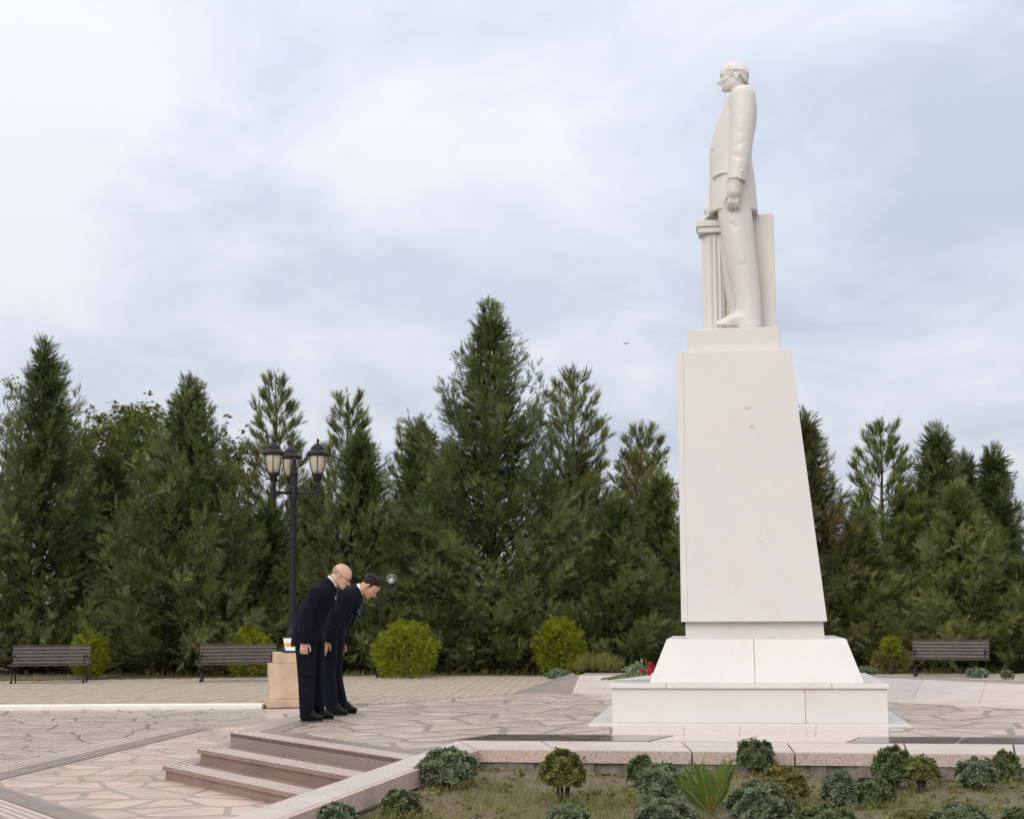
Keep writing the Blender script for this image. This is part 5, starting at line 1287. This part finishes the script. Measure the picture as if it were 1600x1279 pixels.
conifer('cyp', 165, 700, 46, 97, 'dull green cypress between the two left cypresses', CYP_B, 44, 0.9)
conifer('cyp', 1120, 715, 45.5, 131, 'cypress mostly hidden behind the pedestal', CYP, 45, 0.55)
conifer('cyp', 415, 790, 45, 105, 'low cypress behind the lamp post', CYP, 46)
conifer('cyp', 700, 690, 47.5, 95, 'half hidden cypress at the left shoulder of the tallest one', CYP, 60, 0.6)
conifer('cyp', 485, 745, 46.5, 95, 'dim cypress filling the gap right of the lamp post', CYP, 61, 0.6)
conifer('cyp', 1425, 760, 48, 95, 'half hidden cypress behind the bright green pine', CYP, 62, 0.6)
conifer('cyp', 905, 690, 49, 100, 'dark cypress filling the foot of the tall pine', CYP, 63, 0.6)
conifer('cyp', 1035, 735, 47, 90, 'dusky cypress touching the left side of the pedestal', CYP_L, 64, 0.6)
conifer('cyp', -70, 640, 46, 125, 'cypress cut by the left edge', CYP, 47, 0.45)
conifer('cyp', 1660, 760, 45, 108, 'cypress beyond the right edge of the row', CYP, 48, 0.4)
conifer('cyp', 870, 770, 46, 97, 'shaded cypress behind the golden shrubs', CYP, 49, 0.9)

def dome(name, label, at_, rx, ry, rz_, mat, tpl, n_, size, group, seed, cat='shrub', upright=0.3, lumps=0.12, stem=True, z_low=0.0, flat_bottom=0.08, full=False):
    r = np.random.default_rng(seed); t = thing(name, label, cat, at_, 0, group)
    d = norm(r.normal(0, 1, (n_, 3))); d[:, 2] = np.where(d[:, 2] < (-0.92 if full else -0.25), -d[:, 2], d[:, 2])
    rad = r.uniform(0.45, 1.0, n_)**0.5*np.where(r.uniform(0, 1, n_) < 0.07, r.uniform(1.0, 1.16, n_), 1.0)*(1+lumps*np.sin(d[:, 0]*5+seed)*np.sin(d[:, 1]*6+d[:, 2]*5+seed*2)+lumps*0.6*np.sin(d[:, 0]*13+seed)*np.sin(d[:, 2]*11))
    pos = d*rad[:, None]*np.array([rx, ry, rz_*0.52])+np.array([0, 0, rz_*0.5+z_low])
    pos[:, 2] = np.maximum(pos[:, 2], flat_bottom*0.3)
    fwd = d+r.normal(0, 0.35, (n_, 3))+np.array([0, 0, upright])
    tint = np.clip(r.uniform(0.05, 0.95, n_)*0.7+0.3*(0.5+0.5*np.sin(d[:, 0]*7+seed)*np.sin(d[:, 2]*6+d[:, 1]*5)), 0, 1)
    V, F_, T_ = foliage(tpl, pos, fwd, r.normal(0, 1, (n_, 3)), size*r.uniform(0.7, 1.3, n_), tint)
    link('leaves', np_mesh('leaves', V, F_, T_), mat, t)
    if stem:
        bm = bmesh.new()
        for i in range(7):
            a = i*0.9+seed; add_tube(bm, [(0.03*math.cos(a), 0.03*math.sin(a), -0.03), (rx*0.3*math.cos(a), ry*0.3*math.sin(a), rz_*0.4+z_low), (rx*0.7*math.cos(a), ry*0.7*math.sin(a), rz_*0.7+z_low)], 0.012, 5, 0.004)
        from_bm('stems', bm, BARK, t)
    return t
GS = 'golden shrubs at the foot of the trees'
def gold(px, base, hwp, top, Y, label, seed, n_=1500):
    p = aty(px, base, Y); z1 = aty(px, top, Y)[2]; rx = hwp*Y/FPX; dome('golden_shrub', label, (p[0], Y, ZB-0.05), rx, rx*0.95, z1-ZB+0.05, GOLD, 'fan', int(n_*1.5), 0.115, GS, seed, upright=1.3, lumps=0.08, full=True)
gold(633, 1060, 51, 974, 40.3, 'round golden shrub beside the globe lamp', 1, 2400)
gold(875, 1056, 41, 968, 41.2, 'egg shaped golden shrub left of the ramp', 2, 2000)
gold(388, 1060, 36, 982, 41.3, 'golden shrub rising behind the bench next to the lamp', 3)
gold(138, 1062, 30, 988, 41.0, 'golden shrub at the right end of the leftmost bench', 4)
p = aty(1395, 1052, 41.5); dome('golden_shrub', 'thin golden shrub with bare brown stems left of the right bench', (p[0], 41.5, ZB-0.05), 0.5, 0.45, 0.70, OCHRE, 'fan', 420, 0.15, GS, 5, upright=0.9, full=True)
p = aty(1391, 1052, 41.3); dome('seedling_thuja', 'small bright yellow green conifer seedling beside the thin shrub', (p[0], 41.2, ZB+0.1), 0.22, 0.2, 0.80, GOLD, 'fan', 300, 0.14, GS, 6, upright=1.1)
p = aty(935, 1052, 39.8); dome('dry_grass_clump', 'dry grassy clump left of the bouquet under the trees', (p[0], 39.8, ZB), 0.55, 0.3, 0.40, GRASS, 'blade', 700, 0.24, 'weeds on the pavement edge', 7, cat='plant', upright=1.0, stem=False)
for i, (px, py, Y, rx, lab) in enumerate(((872, 1057, 38.5, 0.27, 'flat weed on the pavement edge left of the ramp'), (1353, 1053, 37.0, 0.24, 'low grey weed right behind the plinth corner'), (1527, 1056, 35, 0.25, 'low spreading weed in front of the right bench'), (1574, 1059, 34, 0.12, 'smallest weed at the right edge of the pavement'))):
    p = onz(px, py+2, ZB); dome('weed', lab, (p[0], p[1], ZB-0.03), rx, rx, 0.22, RUE, 'rosette', 260, 0.075, 'weeds on the pavement edge', 20+i, cat='plant', stem=False)
# litter and dry grass along the foot of the trees
n_ = 5200; xs = rng.uniform(-17, 17, n_); ys = 41.4+rng.exponential(0.5, n_); ys = np.where(xs < -11, ys-1.4, ys)
V, F_, T_ = foliage('blade', np.stack([xs, ys, np.full(n_, -0.62)], 1), np.stack([rng.normal(0, .5, n_), rng.normal(0, .5, n_), np.full(n_, 0.8)], 1), rng.normal(0, 1, (n_, 3)), rng.uniform(0.08, 0.30, n_), rng.uniform(0.2, 1, n_))
tag(link('dry_grass', np_mesh('dry_grass', V, F_, T_), GRASS), 'dry grass and litter along the foot of the trees', kind='stuff')
bm = bmesh.new()
bv = [bm.verts.new((x, y, z)) for x, y, z in ((-26, 40.8, -0.585), (26, 41.0, -0.585), (26, 60, -0.50), (-26, 60, -0.50))]; bm.faces.new(bv)
tag(from_bm('tree_bed', bm, SOIL), 'strip of brown soil under the trees', kind='structure')

# ------------------------------------------------------------------ flower bed planting
FB = 'low shrubs in the flower bed'
def bed(px, base, wpx, hpx, label, mat, seed, n_=1100, size=0.055, tpl='rosette', Y=None, **k):
    """base = pixel row of the foot"""
    p = onz(px, base, -0.21); p[2] = bed_z(p[0], p[1])-0.02; s = p[1]/FPX
    dome('bed_shrub', label, tuple(p), wpx/2*s*0.85, wpx/2*s*0.82, hpx*s*0.86, mat, tpl, int(n_*1.5), size*0.68, FB, seed, lumps=0.20, **k)
bed(697, 1246, 96, 68, 'large grey green shrub by the kerb corner, leftmost along the kerb', RUE, 51, 2000)
bed(880, 1258, 74, 78, 'olive green globe shrub on a short stem in the middle of the grass', OLIVE, 52, 1900, 0.05, z_low=0.05)
bed(1003, 1234, 44, 56, 'small upright shrub between the olive globe and the palm, nearest the kerb', DGREEN, 53, 700, 0.05)
bed(1037, 1262, 78, 62, 'loose grey green shrub left of the palm', RUE, 54, 1200)
bed(1182, 1224, 62, 60, 'dark green shrub rising in front of the kerb behind the large dome shrub', DGREEN, 55, 1300, 0.045, z_low=0.03)
bed(1186, 1284, 98, 78, 'large dome shaped grey green shrub right of the palm', RUE, 56, 2600, 0.052)
bed(1222, 1262, 80, 66, 'ochre tinged shrub behind the large dome shrub', OCHRE, 57, 1300, 0.05)
bed(1396, 1236, 70, 70, 'round dark green shrub standing alone against the kerb', DGREEN, 58, 1900, 0.045)
bed(1313, 1262, 56, 66, 'tall leggy shrub in the right half of the bed', RUE, 59, 900, 0.052)
bed(1368, 1258, 64, 50, 'dark shrub in front of the round dark green one', DGREEN, 60, 1100, 0.05)
bed(1440, 1240, 58, 46, 'shrub with bare reddish stems right of the round dark green one', OLIVE, 61, 1000, 0.048, z_low=0.05)
bed(1528, 1240, 66, 50, 'grey green shrub second from the right end of the kerb', RUE, 62, 1200, 0.05)
bed(1572, 1230, 44, 54, 'small shrub touching the kerb at the right end', DGREEN, 63, 700, 0.05)
bed(1285, 1296, 110, 52, 'wide mid green cushion at the lower edge right of the large dome', OLIVE if False else DGREEN, 64, 2200, 0.045)
bed(1042, 1296, 96, 52, 'grey green cushion at the lower edge under the palm', RUE, 65, 1900, 0.05)
bed(886, 1294, 64, 36, 'grey green cushion at the lower edge below the olive globe', RUE, 66, 1000, 0.05)
bed(628, 1284, 58, 46, 'dark leafy shrub at the lower edge below the large kerb corner shrub', DGREEN, 67, 1100, 0.055)
bed(524, 1316, 70, 60, 'grey green shrub at the lower edge beside the step kerb', RUE, 68, 1200, 0.055)
bed(1500, 1294, 84, 42, 'grey green cushion at the lower right edge', RUE, 69, 1500, 0.05)
bed(1418, 1292, 60, 34, 'olive cushion between the two lower right shrubs', OLIVE, 70, 900, 0.05)
bed(1592, 1290, 50, 36, 'dark cushion in the lower right corner', DGREEN, 71, 800, 0.05)
# young palm: upright fronds with narrow leaflets
p = onz(1112, 1284, -0.24); p[2] = bed_z(p[0], p[1]); s = p[1]/FPX
pm = thing('young_palm', 'young palm with upright yellow green fronds left of the large dome shrub', 'palm', tuple(p))
for i, (dx, dy, hz, tn) in enumerate(((-0.20, -0.02, 0.30, .45), (-0.13, 0.05, 0.40, .55), (-0.07, -0.04, 0.42, .65), (0.03, 0.07, 0.30, .5), (0.10, -0.02, 0.44, .7), (0.14, 0.04, 0.42, .6), (-0.025, -0.07, 0.17, .97), (-0.17, 0.08, 0.25, .35))):
    pos, fwd, up, scl, tin = [], [], [], [], []; tip = np.array([dx, dy, hz])*0.76; r = random.Random(i)
    for q in range(36 if tn < .9 else 7):
        tt = 0.14+0.86*q/(36 if tn < .9 else 7); c = tip*tt+np.array([dx, dy, 0])*0.35*tt*tt; sd = 1 if q % 2 else -1
        lat = np.cross(tip/np.linalg.norm(tip), [0, -1, 0.2]); pos.append(c); fwd.append(tip/np.linalg.norm(tip)*1.0+lat*sd*0.42); up.append(np.array([0.1*sd, -1, 0.3])); scl.append((0.17 if tn < .9 else 0.09)*(1.1-0.55*tt)); tin.append(min(1, max(0, tn+r.uniform(-.2, .12))) if tn < .9 else 1)
    V, F_, T_ = foliage('leaflet', pos, fwd, up, scl, tin); Vq = np.repeat(V[None], 1, 0)[0]
    me = np_mesh('frond', V, F_, T_); o = link('frond', me, PALM, pm)
    bm = bmesh.new(); add_tube(bm, [(0, 0, 0)]+[tuple(tip*t_+np.array([dx, dy, 0])*0.35*t_*t_) for t_ in (0.35, 0.7, 1.0)], 0.007, 5, 0.002); from_bm('stalk', bm, STEMG, o)
# grass in the bed
n_ = 24000; px_, py_ = [], []
while len(px_) < n_:
    x, y = rng.uniform(-1.6, 5.2), rng.uniform(9.0, 13.75)
    side = (x-lo[0])*ucurb[1]-(y-lo[1])*ucurb[0]
    if side < W_+0.12: continue
    yl = K1i[1]+(KRi[1]-K1i[1])*(x-K1i[0])/(KRi[0]-K1i[0])-0.08
    if y > yl: continue
    dn = 0.55+0.45*math.sin(x*1.9+1.0)*math.sin(y*2.3+x)
    if rng.uniform() > max(0.12, dn)*(1 if y < yl-0.45 else 0.18): continue
    px_.append(x); py_.append(y)
X, Y_ = np.array(px_), np.array(py_); Z = np.array([bed_z(a, b) for a, b in zip(X, Y_)])-0.01
g_ = 0.5+0.5*np.sin(X*1.3+2.2)*np.cos(Y_*1.7+X*0.6)
tin = np.clip(g_*0.65+rng.normal(0.12, 0.2, n_), 0, 1)
V, F_, T_ = foliage('blade', np.stack([X, Y_, Z], 1), np.stack([rng.normal(0, .45, n_), rng.normal(0, .45, n_), np.full(n_, 0.9)], 1), rng.normal(0, 1, (n_, 3)), rng.uniform(0.04, 0.12, n_), tin)
tag(link('grass', np_mesh('grass', V, F_, T_), GRASS), 'rough half dry grass between the bed shrubs', kind='stuff')
n_ = 900; X = rng.uniform(-1.0, 5.2, n_); Y_ = rng.uniform(10, 13.7, n_)
ok = ((X-lo[0])*ucurb[1]-(Y_-lo[1])*ucurb[0] > W_+0.15) & (Y_ < K1i[1]+(KRi[1]-K1i[1])*(X-K1i[0])/(KRi[0]-K1i[0])-0.06); X, Y_ = X[ok], Y_[ok]
Z = np.array([bed_z(a, b) for a, b in zip(X, Y_)])
V, F_, T_ = foliage('rosette', np.stack([X, Y_, Z], 1), np.tile([0, 0, 1.], (len(X), 1))+rng.normal(0, .2, (len(X), 3)), rng.normal(0, 1, (len(X), 3)), rng.uniform(0.03, 0.07, len(X)), rng.uniform(0, 1, len(X)))
tag(link('ground_cover', np_mesh('ground_cover', V, F_, T_), OLIVE), 'small weeds creeping over the bed soil', kind='stuff')

# ------------------------------------------------------------------ bouquet on the plinth
bp = onz(1008, 1063, 0.41)
bq = thing('bouquet', 'bunch of red roses lying on the left end of the marble plinth', 'bouquet', (bp[0], bp[1], 0.410), MA)
r = random.Random(9)
bm = bmesh.new(); pos, fwd, scl, tin = [], [], [], []
for i in range(11):
    y = r.uniform(-0.12, 0.12); x0 = -0.44+r.uniform(-0.04, 0.06); pts = [(x0, y*1.6-0.03, 0.012+r.uniform(0, 0.02)), (-0.2, y, 0.03+r.uniform(0, 0.05)), (0.06+r.uniform(-0.05, 0.03), y*0.8, 0.06+r.uniform(0, 0.10))]
    add_tube(bm, pts, 0.0055, 5)
    for q in range(9):
        t_ = r.uniform(0.25, 1); c = np.array(pts[1])*(1-t_)+np.array(pts[2])*t_; pos.append(c+np.array([r.uniform(-.06, .03), r.uniform(-.05, .05), r.uniform(0, .05)])); fwd.append((r.uniform(-1, .6), r.uniform(-1, 1), r.uniform(-.1, 1))); scl.append(r.uniform(0.055, 0.095)); tin.append(r.uniform(0, 1))
from_bm('stems', bm, STEMG, bq)
V, F_, T_ = foliage('leaf', pos, fwd, rng.normal(0, 1, (len(pos), 3)), scl, tin); link('leaves', np_mesh('leaves', V, F_, T_), ROSEL, bq)
for (x, y, z) in ((0.055, -0.06, 0.175), (0.075, 0.03, 0.145), (-0.02, -0.09, 0.10), (0.045, -0.05, 0.075), (0.085, 0.07, 0.10), (0.01, 0.06, 0.13), (0.06, -0.10, 0.115)):
    bm = bmesh.new()
    for k, (rad, n_) in enumerate(((0.030, 6), (0.021, 5), (0.011, 4))):
        for i in range(n_):
            a = i*6.283/n_+k*0.5; c = [(x+rad*0.5*math.cos(a), y+rad*0.5*math.sin(a), z-0.022), (x+rad*math.cos(a-0.6), y+rad*math.sin(a-0.6), z+0.012+0.006*k), (x+rad*1.15*math.cos(a), y+rad*1.15*math.sin(a), z+0.022+0.005*k), (x+rad*math.cos(a+0.6), y+rad*math.sin(a+0.6), z+0.012+0.006*k)]
            bm.faces.new([bm.verts.new(q) for q in c])
    bmesh.ops.create_uvsphere(bm, u_segments=7, v_segments=5, radius=0.017, matrix=Matrix.Translation((x, y, z)))
    from_bm('rose', bm, ROSE, bq, True)

# ------------------------------------------------------------------ bird
bp = aty(978.5, 536.8, 90); bm = bmesh.new()
hexa(bm, [(-0.22, 0, -0.02), (0.05, -0.05, -0.06), (0.24, 0, -0.02), (0.05, 0.05, -0.06)], [(-0.20, 0, 0.0), (0.05, -0.05, 0.03), (0.20, 0, 0.0), (0.05, 0.05, 0.03)])
for s in (-1, 1): hexa(bm, [(-0.02, s*0.04, 0.0), (0.10, s*0.04, 0.0), (0.07, s*0.22, 0.10), (-0.02, s*0.42, 0.12)], [(-0.02, s*0.04, 0.015), (0.10, s*0.04, 0.015), (0.07, s*0.22, 0.112), (-0.02, s*0.42, 0.13)])
bird = from_bm('bird', bm, plain('bird plumage', (0.05, 0.05, 0.055), 0.8)); bird.location = bp; bird.scale = (0.6, 0.6, 0.6); bird.rotation_euler = (0, 0, 2.2)
tag(bird, 'tiny dark bird flying in the sky left of the statue', 'bird')
